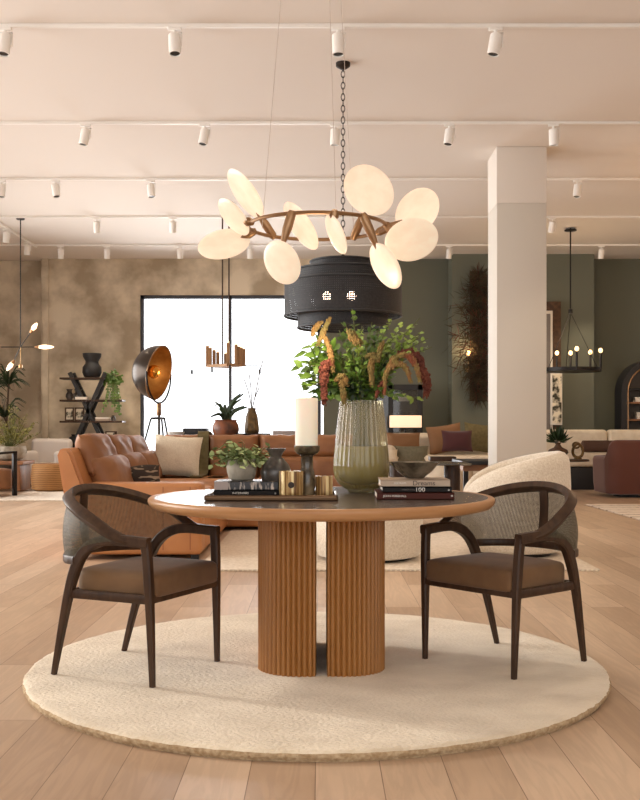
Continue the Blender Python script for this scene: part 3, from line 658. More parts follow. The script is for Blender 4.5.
# glass vase with bouquet
VX, VY = X(361.5, 4.7), 4.72
v = thing('flower_vase', 'tall ribbed smoky glass vase on the dining table', 'vase', (VX, VY, TZ))
prof = [(.05, 0), (.058, .002), (.058, .010), (.075, .018), (.104, .04), (.122, .07), (.128, .1), (.127, .14), (.122, .2), (.114, .28), (.106, .35), (.099, .405), (.098, .425)]
VB = B().lathe(prof, n=224, flute=(28, .005)); VB.bm.faces.ensure_lookup_table(); bmesh.ops.delete(VB.bm, geom=[f for f in VB.bm.faces if len(f.verts) > 4 and f.calc_center_median().z > .3], context='FACES_ONLY'); VB.build('glass_body', 'vase_glass', v, ang=70)
B().lathe([(.04, .035), (.095, .055), (.116, .09), (.116, .14), (.111, .2), (.109, .214), (0, .214)], n=48).build('water', 'water', v)
fb = thing('flower_arrangement', 'big green and orange bouquet in the glass vase', 'flowers', (VX, VY, TZ))
rnd = random.Random(11)
def bp(px, py, dy=0.0): return Vector((X(px, VY + dy) - VX, dy, Z(py, VY + dy) - TZ))
stems = B(); leaves = B(); lite = B(); broad = B(); dark = B()
base = Vector((0, 0, .42))
def sprig(tip, nl, lw, target, ll=.03, start=.35, curve=.06):
    a0 = rnd.uniform(0, 2 * PI); foot = Vector((math.cos(a0) * .05, math.sin(a0) * .05, .05)); rim = Vector((tip.x * .16, tip.y * .18, .42))
    rim.x = max(-.07, min(.07, rim.x)); rim.y = max(-.07, min(.07, rim.y))
    P = spline([foot, rim, rim.lerp(tip, .5) + Vector((0, 0, curve)), tip], 5)
    stems.tube(P, .0019, 5)
    k0 = 5
    for q in range(nl):
        f = start + (1 - start) * q / nl; i = k0 + int(f * (len(P) - 1 - k0)); i = min(i, len(P) - 1); p = P[i]
        dd = (P[min(i + 1, len(P) - 1)] - P[i - 1]).normalized() * .5 + Vector((rnd.uniform(-1, 1), rnd.uniform(-1, 1), rnd.uniform(-.6, .8)))
        target.leaf(p + Vector((rnd.uniform(-1, 1), rnd.uniform(-1, 1), rnd.uniform(-1, 1))) * .008, dd, (rnd.uniform(-.7, .7), -.6 + rnd.uniform(-.6, .6), .8), ll * rnd.uniform(.7, 1.25), lw * rnd.uniform(.75, 1.2))
# airy small-leaved eucalyptus sprays, upright and to the right
for px, py in ((352, 309), (362, 326), (372, 322), (383, 332), (392, 318), (404, 322), (412, 326), (420, 318), (428, 338), (432, 347), (418, 338), (406, 340), (398, 333), (388, 344), (376, 338), (366, 345), (345, 322), (339, 330), (358, 338), (410, 352), (400, 350), (424, 330), (350, 330), (380, 326), (414, 345), (394, 340)):
    sprig(bp(px, py, rnd.uniform(-.12, .14)), 22, .026, lite if rnd.random() < .55 or px > 398 else leaves, .026, .25)
for k in range(110):
    px = rnd.gauss(360, 22); py = rnd.uniform(335, 385) + abs(px - 360) * .4
    sprig(bp(px, py, rnd.uniform(-.14, .14)), 20, .020, rnd.choice((leaves, leaves, dark, lite)), .034, .05, .02)
for k in range(26):
    px = rnd.uniform(332, 398); py = rnd.uniform(368, 396)
    sprig(bp(px, py, rnd.uniform(-.12, .1)), 16, .016, dark, .034, .0, .03)
# broad drooping leaves on the left
for px, py in ((304, 352), (299, 366), (303, 378), (300, 392), (309, 396), (316, 402), (312, 345), (308, 362), (318, 356), (322, 372), (314, 384), (328, 350), (324, 392), (318, 340), (330, 402), (306, 370)):
    sprig(bp(px, py, rnd.uniform(-.14, .06)), 11, .034, broad, .062, .5, .07)
stems.build('stems', 'stem', fb); leaves.build('foliage', 'leaf', fb); lite.build('foliage', 'leaf_light', fb, label='lime green small leaves'); dark.build('foliage', 'leaf_dark', fb, label='dark green inner leaves'); broad.build('foliage', 'leaf', fb, label='broad drooping leaves')
def plume(pts, r, m, name, lump=.35, dy=-.12):
    P = spline([bp(x, y, dy) for x, y in pts], 7); n = len(P); r *= .86
    rad = [r * (.35 + .65 * math.sin(PI * min(1, (i + 1) / n * .9 + .05)) ** .6) * (1 + lump * NZ.noise(Vector((i * 1.7, r * 90, 0)))) for i in range(n)]
    b = B(); b.tube(P, rad, 9)
    q = random.Random(int(pts[0][0]))
    for i in range(n * 12):
        j = q.randrange(n); a = q.uniform(0, 2 * PI); rr = rad[j]
        c = P[j] + Vector((math.cos(a) * rr, math.sin(a) * rr, q.uniform(-1, 1) * rr * .8))
        b.ball(c, rr * q.uniform(.22, .4), (1, 1, 1.3), 6)
    b.build(name, m, fb)
for pts, r in (([(318, 345), (324, 330), (330, 318)], .013), ([(312, 336), (316, 327), (322, 322)], .012), ([(333, 372), (330, 350), (322, 332)], .014), ([(358, 344), (353, 338), (349, 330)], .018), ([(372, 385), (371, 366), (374, 354)], .015), ([(378, 362), (380, 350), (383, 342)], .012), ([(344, 404), (343, 392), (340, 378)], .014)):
    plume(pts, r, 'celosia', 'celosia_head')
plume([(352, 332), (356, 340), (361, 342)], .016, 'celosia', 'celosia_head'); plume([(366, 357), (373, 355), (378, 361)], .013, 'celosia', 'celosia_head'); plume([(336, 380), (342, 376), (347, 385)], .014, 'celosia', 'celosia_head')
plume([(332, 364), (327, 363), (324, 372), (324, 388), (324, 404)], .020, 'amaranth', 'amaranth_tassel')
plume([(384, 394), (386, 374), (395, 364), (405, 367), (411, 382)], .014, 'amaranth_green', 'amaranth_tassel')
plume([(388, 368), (396, 357), (408, 356), (416, 366), (420, 382)], .014, 'amaranth_green', 'amaranth_tassel')
plume([(392, 362), (403, 353), (414, 356), (422, 370), (427, 384), (426, 396)], .022, 'amaranth', 'amaranth_tassel', dy=-.05)
plume([(376, 398), (379, 388), (384, 380)], .009, 'amaranth', 'amaranth_tassel')

# ------------------------------------------------------------------ petal chandelier over the table
cc = Vector((X(317, 4.46), 4.46, 1.93))
t = thing('petal_chandelier', 'bronze ring chandelier with ten glowing oval shades above the table', 'chandelier', tuple(cc))
ring = [Vector((.302 * math.cos(2 * PI * k / 60), .302 * math.sin(2 * PI * k / 60), 0)) for k in range(60)]
B().tube(ring, .0085, 8, loop=True, up=(0, 0, 1)).build('ring', 'bronze', t)
cz = CZ - cc.z
for px, py, a in ((262, 196, None), (336, 243, None), (354, 214, None)):
    yy = {262: .04, 336: -.3, 354: .27}[px]
    x = X(px, 4.46 + yy) - cc.x
    B().cyl((x, yy, 0), (x * .18, yy * .18, cz - .03), .0014, n=5).build('suspension_cable', 'cable', t)
B().lathe([(.07, cz - .03), (.075, cz - .028), (.075, cz - .001)], n=32).build('ceiling_canopy', 'bronze', t)
# each shade: where it hangs, its half axes as seen from the table's front, the lean of its long axis, and where round the ring its socket sits
petals = [(245.6, 194, 28.5, 12, 124, 132), (233.6, 217, 22, 11, 128, 200), (223.8, 243.8, 26.5, 16, 12, 160),
          (282, 262.5, 23, 18.5, 118, 250), (300.8, 226, 27.5, 12, 123, 100), (336, 234, 21.5, 9, 112, 284),
          (369, 190, 27.5, 24, 135, 56), (417, 211, 25, 21, 50, 24), (411.5, 240, 27, 22.5, 15, -8), (385.5, 266, 25, 14, 118, -50)]
for px, py, a, bb, ang, th in petals:
    j = Vector((.302 * math.cos(R(th)), .302 * math.sin(R(th)), 0)); best = None
    for q in range(-60, 61):
        d = 4.46 + q * .01; c = Vector((X(px, d), d, Z(py, d))) - cc; A = a * d / F
        e = abs((c - j).length - A * 1.02) + abs(q) * .0004
        if best is None or e < best[0]: best = (e, c, A)
    _, c, A = best
    u = (c - j).normalized(); mn = max(.2, (bb - 1.5) / a); vw = (c + cc - Vector((0, 0, H))).normalized()
    maj = Vector((math.cos(R(ang)), 0, math.sin(R(ang)))); maj = (maj - vw * maj.dot(vw)).normalized(); mi = maj.cross(vw)
    nn = [(mi * (1 - mn * mn) ** .5 * sg - vw * mn).normalized() for sg in (1, -1)]
    nrm = min(nn, key=lambda q: abs(q.dot(u)))
    prof = [(A * .05, -.0135), (A * .45, -.012), (A * .8, -.0075), (A * .95, -.004), (A, 0), (A * .95, .004), (A * .8, .0075), (A * .45, .012), (A * .05, .0135)]
    ui = (u - nrm * u.dot(nrm)).normalized(); e = c - ui * A * .66
    B().tube([j - u * .012, j + u * .004, j.lerp(e, .45), e], [.012, .019, .020, .007], 12).build('socket', 'bronze', t)
    B().lathe(prof, c, 40, axis=nrm).build('glass_shade', 'shade', list(t.children)[-1], ang=80)
l = bpy.data.lights.new('chandelier_glow', 'POINT'); l.energy = 7; l.color = (1, .8, .6); l.shadow_soft_size = .1
o = bpy.data.objects.new('chandelier_glow', l); col.objects.link(o); o.parent = t; o.location = (0, 0, -.5)

# ------------------------------------------------------------------ black tiered rattan pendant
D = 9.2
t = thing('rattan_pendant', 'black woven rattan tiered drum pendant on a chain', 'pendant lamp', (X(343, D), D, 1.945))
def band(r, z0, z1):
    def fn(u, v):
        a = u * 2 * PI; return Vector((r * math.cos(a), r * math.sin(a), z0 + (z1 - z0) * v)), (u * 2 * PI * r, v * (z1 - z0))
    b = B().grid(fn, 64, 6)
    b.build('shade_tier', 'wicker', t)
    b = B()
    for z in (z0, z1): b.tube([Vector((r * math.cos(2 * PI * k / 48), r * math.sin(2 * PI * k / 48), z)) for k in range(48)], .010, 6, loop=True, up=(0, 0, 1))
    b.build('rim', 'black_paint', t)
for r, za, zb in ((.295, 2.44, 2.55), (.43, 2.33, 2.47), (.53, 2.06, 2.36), (.41, 1.955, 2.07)): band(r, za - 1.945, zb - 1.945)
b = B()
for z, r in ((.60, .3), (.52, .43), (.41, .53)): b.lathe([(r, z), (r, z + .004), (r - .14, z + .004), (r - .14, z)], n=48)
b.build('top_panel', 'black_paint', t)
for x in (-.145, .075): B().ball((x, -.1, .285), .042, n=12).build('bulb', 'bulb_bright', t)
b = B().cyl((0, 0, .3), (0, 0, .66), .01)
for a in range(3):
    b.cyl((0, 0, .6), (.29 * math.cos(a * 2.1), .29 * math.sin(a * 2.1), .6), .006, n=6)
b.cyl((-.145, -.1, .32), (.075, -.1, .32), .008, n=6); b.cyl((0, 0, .3), (0, -.1, .32), .008, n=6)
b.build('lamp_frame', 'black_metal', t)
b = B(); z = .64; k = 0; top = CZ - 1.945 - .03
while z < top:
    P = []
    for q in range(10):
        a = 2 * PI * q / 10; u = .017 * math.cos(a); vv = .034 * math.sin(a)
        P.append(Vector((u, 0, z + vv)) if k % 2 == 0 else Vector((0, u, z + vv)))
    b.tube(P, .0042, 5, loop=True, up=(0, 1, 0) if k % 2 == 0 else (1, 0, 0)); z += .052; k += 1
b.build('chain', 'chain', t)
B().lathe([(.02, top - .03), (.06, top - .005), (.065, top), (.065, top + .03)], n=24).build('ceiling_canopy', 'chain', t)

# ------------------------------------------------------------------ tan leather sectional sofa
t = thing('sectional_sofa', 'L-shaped tan leather sectional sofa behind the dining table', 'sofa', (-1.0, 9.5, 0))
def O(x, y, z): return (x + 1.0, y - 9.5, z)
B().box(O(-1.33, 9.6, .24), (.77, 2.55, .40), .03).box(O(-.34, 10.9, .235), (1.4, 1.1, .39), .03).build('base', 'leather', t)
b = B(); b.box(O(-1.4, 8.2, .325), (.92, .26, .57), .035, seg=4); b.build('arm', 'leather', t, ang=50)
for x in (-1.245, -1.03): B().box(O(x, 8.0695, .33), (.005, .004, .50)).build('seam', 'seam', t)
pts = [(-1.96, .035), (-2.09, .83), (-2.07, .875), (-2.05, .885), (-2.0, .885), (-1.97, .85), (-1.84, .5), (-1.84, .035)]
b = B().prism([(x + 1.0, z) for x, z in pts], 'y', 8.07 - 9.5, 11.45 - 9.5); bmesh.ops.bevel(b.bm, geom=[e for e in b.bm.edges if abs(e.verts[0].co.y - e.verts[1].co.y) < .01], offset=.025, segments=2, affect='EDGES')
b.build('side_backrest', 'leather', t, ang=50)
B().box(O(-.72, 11.32, .46), (2.2, .26, .9), .05).build('backrest', 'leather_rust', t)
for i, y in enumerate((8.72, 9.6, 10.45)):
    B().box(O(-1.34, y, .47), (.78, .87, .13), .05, seg=4).build('seat_cushion', 'leather', t)
    B().pillow(O(-1.79, y + .06, .635), .90, .36, .26, (R(24), 0, R(-90)), .0, 18, .018, 4.5, i).build('back_cushion', 'leather_brown', t, ang=75)
    B().pillow(O(-1.915, y + .06, .825 - .015 * i), .90, .37, .20, (R(20), 0, R(-90)), .03, 20, .022, 4.5, i + 5).build('back_cushion', 'leather_brown', t, ang=75)
for i, (xa, xb) in enumerate(((-1.70, -1.22), (-1.22, -.67), (-.67, -.11), (-.11, .38))):
    w = xb - xa
    B().box(O((xa + xb) / 2, 10.72, .47), (w - .005, .74, .13), .05, seg=4).build('seat_cushion', 'leather_rust', t)
    B().pillow(O((xa + xb) / 2, 11.12, .60), w + .01, .30, .26, (R(-6), 0, 0), .01, 12, .01, 5, i).build('back_cushion', 'leather_rust', t, ang=75)
    B().pillow(O((xa + xb) / 2, 11.17, .845), w + .01, .26, .24, (R(-8), 0, 0), .0, 14, .02, 5, i + 3).build('back_cushion', 'leather_rust', t, ang=75)
for x, y in ((-1.9, 8.14), (-1.0, 8.14), (-1.9, 11.35), (.3, 11.35), (.3, 10.45)): B().box(O(x, y, .02), (.06, .06, .038)).build('foot', 'black_metal', t)
o = B().pillow((0, 0, 0), .50, .44, .2, (R(-14), R(4), 0), .07, 16, .01, 2.6).build('throw_pillow', 'cream_fabric'); tag(o, 'square cream linen pillow on the tan sofa', 'pillow', loc=(X(177, 10.6), 10.62, .755))
o = B().pillow((0, 0, 0), .36, .24, .16, (R(-40), R(-6), R(10)), .06, 12, .01, 2.4).build('throw_pillow', 'pattern'); tag(o, 'small dark patterned pillow lying on the tan sofa', 'pillow', loc=(X(140, 9.0) , 9.0, .61))
b = B()
prof = [(10.36, .545), (10.7, .548), (10.93, .56), (10.99, .75), (11.02, .97), (11.12, 1.0), (11.3, .985), (11.47, .93), (11.48, .6)]
rr = []
P = spline([(0, y, z) for y, z in prof], 4)
b.rings([[Vector((-.06, p.y, p.z)), Vector((.06, p.y, p.z)), Vector((.06, p.y, p.z + .012)), Vector((-.06, p.y, p.z + .012))] for p in P])
o = b.build('throw_blanket', 'olive'); tag(o, 'narrow olive throw draped over the tan sofa back', 'blanket'); o.location = (X(203, 11), 0, 0)

# ------------------------------------------------------------------ console table behind the sofa and what stands on it
D = 12.0; ctz = .955
t = thing('console_table', 'long dark console table behind the tan sofa', 'console table', (X(235, D), D, 0))
cw = X(312, D) - X(167, D)
B().box((0, 0, ctz - .02), (cw, .42, .04), .004).build('top', 'black_paint', t)
for sx in (-1, 1):
    for sy in (-1, 1): B().box((sx * (cw / 2 - .04), sy * .17, (ctz - .04) / 2), (.05, .05, ctz - .04)).build('leg', 'black_metal', t)
B().box((0, 0, .25), (cw - .1, .38, .03)).build('shelf', 'black_paint', t)
pt = thing('agave_plant', 'spiky agave plant in round burnt clay pot on the console', 'plant', (X(226, D), D - .03, ctz))
B().lathe([(.1, 0), (.14, .01), (.158, .07), (.15, .13), (.125, .17), (.135, .19), (.12, .19), (.11, .16), (0, .15)], n=32).build('pot', 'terracotta', pt)
b = B(); rnd = random.Random(5)
for k in range(17):
    a = rnd.uniform(0, 2 * PI); sp = rnd.uniform(.08, .28); h = rnd.uniform(.12, .36)
    P = spline([(0, 0, .15), (math.cos(a) * sp * .4, math.sin(a) * sp * .4, .15 + h * .7), (math.cos(a) * sp, math.sin(a) * sp, .15 + h * (1 if k % 3 else .5))], 4); n = len(P)
    b.tube(P, [.022 * (1 - i / n) ** .6 + .002 for i in range(n)], 6, flat=.35)
b.build('leaves', 'leaf_dark', pt)
v = thing('branch_vase', 'antique gold bottle vase with bare twigs on the console', 'vase', (X(251.5, D), D + .05, ctz + .03))
B().lathe([(.075, 0), (.085, .01), (.088, .05), (.07, .2), (.045, .27), (.05, .3), (.035, .3), (.02, .2), (0, .2)], n=6).build('vase_body', 'bronze_vase', v)
b = B()
for pts in (((0, 0, .25), (-.03, 0, .45), (-.09, 0, .64)), ((0, 0, .25), (-.01, .02, .5), (-.03, 0, .70)), ((0, 0, .25), (.05, 0, .5), (.10, -.02, .74), (.13, 0, .86)), ((0, 0, .25), (.03, 0, .4), (.09, 0, .55))):
    b.tube(spline(pts, 4), .006, 5)
b.build('twigs', 'twig', v)
tag(B().box((0, 0, .015), (.46, .3, .03), .003).build('book', 'book_black'), 'flat black book under the branch vase on the console', 'book', 'books on the console', loc=(X(250, D), D + .05, ctz))
tag(B().box((0, 0, .045), (.28, .24, .09), .004).build('storage_box', 'black_paint'), 'low black box beside the agave on the console', 'box', loc=(X(196, D), D, ctz))
tag(B().box((0, 0, .03), (.3, .24, .06), .004).build('storage_box', 'book_grey'), 'low grey box at the console right end', 'box', loc=(X(286, D), D, ctz))
tag(B().lathe([(.08, 0), (.11, .02), (.12, .05), (.115, .05), (.08, .03), (0, .02)], n=24).build('bowl', 'white_ceramic'), 'small white bowl left on the console', 'bowl', loc=(X(178, D), D - .05, ctz))

# dome floor lamp
D = 12.55
t = thing('dome_floor_lamp', 'tripod floor lamp with bronze dome and gold interior', 'floor lamp', (X(151, D), D, 0))
hc = Vector((X(158, D) - X(151, D) + .02, -.05, Z(373, D)))
ax = Vector((.93, -.27, -.20)).normalized(); rr_ = .335
def dome(off, r, m, nm, lab=None):
    pr = [(r * math.sin(R(a)), -r * math.cos(R(a)) * .98) for a in range(2, 91, 8)]
    rings = []; q = ax.to_track_quat('Z', 'Y'); b = B()
    for rad, z in pr: rings.append([hc + ax * off + q @ Vector((rad * math.cos(2 * PI * k / 40), rad * math.sin(2 * PI * k / 40), z)) for k in range(40)])
    b.rings(rings, cap1=False); return b.build(nm, m, t, label=lab)
dome(0, rr_, 'dome_out', 'lamp_shade'); dome(.004, rr_ - .008, 'dome_in', 'shade_lining', 'gold lining of the dome')
q = ax.to_track_quat('Z', 'Y')
B().tube([hc + q @ Vector((rr_ * math.cos(2 * PI * k / 40), rr_ * math.sin(2 * PI * k / 40), 0)) for k in range(40)], .008, 6, loop=True).build('shade_rim', 'bronze', t)
B().ball(hc - ax * .07, .085, n=20).build('bulb', mat('gold_bulb', C(214, 150, 62), .2, metal=.8), t)
l = bpy.data.lights.new('lamp_glow', 'POINT'); l.energy = 1.2; l.color = (1, .72, .45); l.shadow_soft_size = .03
o = bpy.data.objects.new('lamp_glow', l); col.objects.link(o); o.parent = t; o.location = hc + ax * .06
side = Vector((.25, -.3, 0)).normalized(); up = Vector((0, 0, 1)); sd = ax.cross(up).normalized()
P = [hc + sd * (rr_ + .015) * math.cos(R(a)) - up * (rr_ + .03) * math.sin(R(a)) * 1.02 for a in range(0, 181, 12)]
B().tube(P, .012, 6).build('yoke', 'black_metal', t)
bot = hc - up * (rr_ + .04); hub = Vector((bot.x, bot.y, 1.22))
B().cyl(bot, (bot.x, bot.y, .62), .016, n=10).build('pole', 'dome_out', t); B().lathe([(.02, 0), (.028, .01), (.028, .14), (.02, .15)], (bot.x, bot.y, 1.2), 12).build('collar', 'bronze', t)
for k in range(3):
    a = 2 * PI * k / 3 + R(200); B().cyl((bot.x + .10 * math.cos(a), bot.y + .10 * math.sin(a), 1.16), (bot.x + .42 * math.cos(a), bot.y + .42 * math.sin(a), .0), .011, n=8).build('leg', 'black_metal', t)
b = B()
for k in range(3):
    a = 2 * PI * k / 3 + R(200); b.cyl((bot.x, bot.y, 1.17), (bot.x + .10 * math.cos(a), bot.y + .10 * math.sin(a), 1.165), .014, n=8)
b.build('tripod_hub', 'black_metal', t)

# ------------------------------------------------------------------ boucle pouf and swivel chair
o = B().lathe([(.36, .02), (.40, .03), (.425, .08), (.435, .25), (.42, .4), (.38, .46), (.28, .485), (.1, .49)], n=56).build('seat_body', 'boucle')
pf = thing('boucle_pouf', 'round cream boucle pouf behind the table pedestal', 'ottoman', (.385, 8.1, .015)); o.parent = pf
B().lathe([(.33, 0), (.33, .03)], n=40).build('plinth', 'black_metal', pf)
t = thing('boucle_armchair', 'curved cream boucle barrel armchair beside the white pillar', 'armchair', (1.60, 8.38, .015), 0)
def shell():
    n = 84; rr = []; b = B()
    for k in range(n):
        a = 2 * PI * k / n
        # azimuth of the high back
        w = .5 + .5 * math.cos(a - R(-4)); hh = .50 + .345 * w ** .38
        th = .125 + .02 * w; ro = .432 + .018 * w; ring = []
        prof = [(ro - .10, .03), (ro - .05, .05), (ro - .012, .14), (ro + .004, .30), (ro + .006, hh * .62 + .04), (ro + .0, hh - .10), (ro - .015, hh - .045), (ro - .045, hh - .012), (ro - th / 2 - .01, hh), (ro - th + .02, hh - .02), (ro - th - .005, hh - .07), (ro - th - .02, hh * .55 + .1), (ro - th - .02, .36), (ro - th - .02, .05)]
        for r, z in prof: ring.append(Vector((r * math.cos(a), r * math.sin(a), z)))
        rr.append(ring)
    b.rings(rr, closed=True, loop=True); return b
shell().build('shell', 'boucle', t, ang=80)
B().lathe([(.28, .05), (.300, .08), (.302, .40), (.29, .44), (.25, .46), (.05, .465)], n=48).build('seat_cushion', 'boucle', t)
B().lathe([(.30, 0), (.30, .045)], n=40).build('swivel_base', 'black_metal', t)

# ------------------------------------------------------------------ bookshelf wall at left
D = 19.2; s = D / F
t = thing('cross_bookshelf', 'black X-framed open bookshelf against the plaster wall', 'bookshelf', (X(92, D), D, 0))
def bar(x0, y0, x1, y1, dy, nm='cross_frame'):
    B().tube([(x0, dy, Z(y0, D)), (x1, dy, Z(y1, D))], (.04), 4, up=(0, 1, 0), flat=1.0, sq=True).build(nm, 'black_paint', t)
x = lambda px: X(px, D) - X(92, D)
zf = 484
for dy in (-.14, .14):
    bar(x(71.5), 373, x(109.5), 452, dy); bar(x(107), 373, x(72), 452, dy)
for px in (64, 121): B().box((x(px), 0, .22), (.05, .36, .44), .004).build('post', 'black_paint', t)
for i, (y, xa, xb) in enumerate(((378, 62, 106), (400, 62, 124), (421, 62, 124), (443, 62, 124), (462, 62, 124))):
    B().box(((x(xa) + x(xb)) / 2, 0, Z(y, D) - .015), (x(xb) - x(xa), .38, .035), .004).build('shelf', 'walnut', t)
def sh(y): return Z(y, D) + .004
o = B().lathe([(.10, 0), (.15, .02), (.18, .1), (.175, .2), (.125, .27), (.12, .31), (.17, .40), (.175, .46), (.16, .46), (.1, .3), (0, .3)], n=32).build('floor_vase', 'black_paint')
tag(o, 'large black double-waisted vase on the top shelf', 'vase', loc=(X(92, D), D, sh(378)))
pt = thing('trailing_plant', 'trailing green plant at the right end of the top shelves', 'plant', (X(114, D), D - .02, sh(400)))
B().lathe([(.07, 0), (.09, .02), (.1, .14), (.09, .14), (0, .1)], n=20).build('pot', 'white_ceramic', pt)
b = B(); g = B(); rnd = random.Random(9)
for k in range(150):
    a = rnd.uniform(0, 2 * PI); e = rnd.uniform(-.3, 1.4); r = rnd.uniform(.06, .19)
    p = Vector((math.cos(a) * math.cos(e) * r, -abs(math.sin(a)) * r * .6, .36 + math.sin(e) * r)); b.leaf(p, (rnd.uniform(-1, 1), rnd.uniform(-1, .4), rnd.uniform(-1, .5)), (0, -1, .6), .075, .05)
for k in range(14):
    x0 = rnd.uniform(-.18, .17); z0 = .3; n = rnd.randint(6, 12); pr = Vector((x0 * .4, -.08, .32)); 
    ed = Vector((x0, -.2, z0 - n * .05)); g.tube(spline([(0, 0, .1), pr, ed], 4), .004, 4)
    for q in range(n): b.leaf(pr.lerp(ed, q / n) + Vector((rnd.uniform(-.02, .02), 0, 0)), (rnd.uniform(-1, 1), -.4, -.8), (0, -1, .3), .06, .045)
b.build('foliage', 'leaf', pt); g.build('stems', 'stem', pt)
for px, h, w_, lab in ((69.5, .20, .075, 'small dark urn at the left end of the second shelf'), (78, .2, .1, 'dark squat jar beside the urn on the second shelf')):
    tag(B().lathe([(w_ * .6, 0), (w_, h * .3), (w_ * .9, h * .55), (w_ * .5, h * .75), (w_ * .8, h), (w_ * .6, h), (0, h * .7)], n=20).build('jar', 'dark_ceramic'), lab, 'jar', loc=(X(px, D), D, sh(400)))
tag(B().box((0, 0, .025), (.22, .2, .05)).build('book', 'pages'), 'pale book lying on the second shelf', 'book', loc=(X(83.5, D), D - .1, sh(400)))
def frame(px, w, h, z, lab, dd=0):
    f = thing('picture_frame', lab, 'picture frame', (X(px, D), D - .08 + dd, z), 0, 'picture frames on the bookshelf')
    b = B()
    for sgn in (-1, 1): b.box((sgn * (w / 2 - .012), 0, h / 2), (.024, .02, h)); b.box((0, 0, h / 2 + sgn * (h / 2 - .012)), (w, .02, .024))
    b.build('frame', 'wood_screen', f); B().box((0, .004, h / 2), (w - .03, .006, h - .03)).build('picture', 'art', f)
frame(70.5, .17, .25, sh(421), 'left small picture frame on the third shelf'); frame(80.5, .18, .25, sh(421), 'right small picture frame on the third shelf')
frame(112, .22, .22, sh(443), 'silver picture frame on the fourth shelf at right')
for k, (mm, hh) in enumerate((('book_cream', .035), ('pages', .03))): tag(B().box((0, 0, hh / 2), (.26, .2, hh)).build('book', mm), ['lower tan book on the third shelf at right', 'upper cream book on the third shelf at right'][k], 'book', 'books on the bookshelf', loc=(X(104, D), D - .05, sh(421) + .036 * k))
tag(B().lathe([(.04, 0), (.05, .04), (.03, .09), (.04, .1), (0, .09)], n=16).build('jar', 'dark_ceramic'), 'little dark jar right of the books on the third shelf', 'jar', loc=(X(114, D), D - .05, sh(421)))
tag(B().lathe([(.05, 0), (.085, .05), (.08, .1), (.03, .13), (.04, .16), (0, .15)], n=20).build('jar', 'black_paint'), 'round black jar on the fourth shelf at left', 'jar', loc=(X(74, D), D - .05, sh(443)))

# ------------------------------------------------------------------ far left lounge corner
D = 18.3
t = thing('lounge_chair', 'boxy pale grey lounge chair below the plaster wall', 'armchair', (X(47, D), D, 0))
B().box((0, .35, .48), (.74, .2, .75), .08, seg=4).build('backrest', 'white_chair', t); B().box((0, 0, .24), (.7, .8, .36), .06, seg=4).build('seat', 'white_chair', t)
for sx in (-1, 1): B().box((sx * .31, -.05, .36), (.16, .82, .56), .07, seg=4).build('arm', 'white_chair', t)
B().box((0, 0, .03), (.6, .7, .06)).build('plinth', 'black_paint', t)
D = 16.85
o = thing('rattan_ottoman', 'round woven rattan ottoman on the cream rug', 'ottoman', (X(53, D), D, .013))
B().lathe([(.28, 0), (.34, .03), (.36, .2), (.34, .42), (.31, .45), (.1, .455)], n=40).build('woven_body', 'rattan', o)
D = 16.2
t = thing('coffee_table', 'low warm wood coffee table at far left edge', 'coffee table', (-5.35, 16.95, .0135))
B().box((0, 0, .46), (1.0, .7, .06), .01).build('top', 'wood_mid', t)
for sx in (-1, 1): B().box((sx * .37, .0, .215), (.14, .62, .43), .005).build('leg', 'wood_mid', t)
pt = thing('potted_shrub', 'olive leafy shrub in grey stone bowl on the coffee table', 'plant', (-5.16, 16.95, .505))
B().lathe([(.12, 0), (.22, .04), (.27, .14), (.25, .24), (.23, .24), (.2, .18), (0, .17)], n=28).build('pot', 'stone_pot', pt)
b = B(); g = B(); rnd = random.Random(21)
for k in range(60):
    a = rnd.uniform(0, 2 * PI); e = rnd.uniform(.3, 1.45); r = rnd.uniform(.35, .72); d = Vector((math.cos(a) * math.cos(e) * .8, math.sin(a) * math.cos(e) * .8, math.sin(e)))
    g.cyl((0, 0, .2), Vector((0, 0, .2)) + d * r, .003, n=4)
    for q in range(9): b.leaf(Vector((0, 0, .2)) + d * r * (.4 + .6 * q / 8), (rnd.uniform(-1, 1), rnd.uniform(-1, 1), rnd.uniform(-.5, 1)), (0, -.6, 1), .06, .03)
b.build('foliage', 'leaf_olive', pt); g.build('stems', 'stem', pt)
D = 18.3
pt = thing('dracaena_plant', 'tall dark spiky dracaena at the far left edge', 'plant', (X(2, D), D + .2, 0))
B().lathe([(.15, 0), (.2, .02), (.24, .4), (.22, .4), (0, .35)], n=24).build('pot', 'dark_ceramic', pt)
g = B(); b = B(); rnd = random.Random(4)
for hx, hz, tr in ((.06, 2.0, .0), (-.25, 1.8, -.15), (-.02, 1.4, .03)):
    g.tube(spline([(tr, 0, .35), (tr + .02, 0, 1.0), (hx, 0, hz - .15)], 4), .018, 6)
    for k in range(34):
        a = rnd.uniform(0, 2 * PI); e = rnd.uniform(-.5, 1.4); r = rnd.uniform(.25, .42)
        P = spline([(hx, 0, hz - .15), Vector((hx + math.cos(a) * r * .5, math.sin(a) * r * .5, hz - .1 + math.sin(e) * r * .6 + .06)), Vector((hx + math.cos(a) * r, math.sin(a) * r * .8, hz - .15 + math.sin(e) * r * .7))], 3); n = len(P)
        b.tube(P, [.016 * (1 - i / n) + .002 for i in range(n)], 4, flat=.3)
g.build('trunk', 'twig', pt); b.build('leaves', 'leaf_dark', pt)
D = 14.9
t = thing('leather_armchair', 'black-framed tan leather armchair cut by the left edge', 'armchair', (-5.24, 15.5, .0135), R(-45))
B().box((-.05, .1, .25), (.62, .75, .32), .05, seg=4).build('seat', 'leather_brown', t); B().box((-.05, -.36, .5), (.6, .16, .4), .06, rot=(R(12), 0, 0)).build('backrest', 'leather_brown', t)
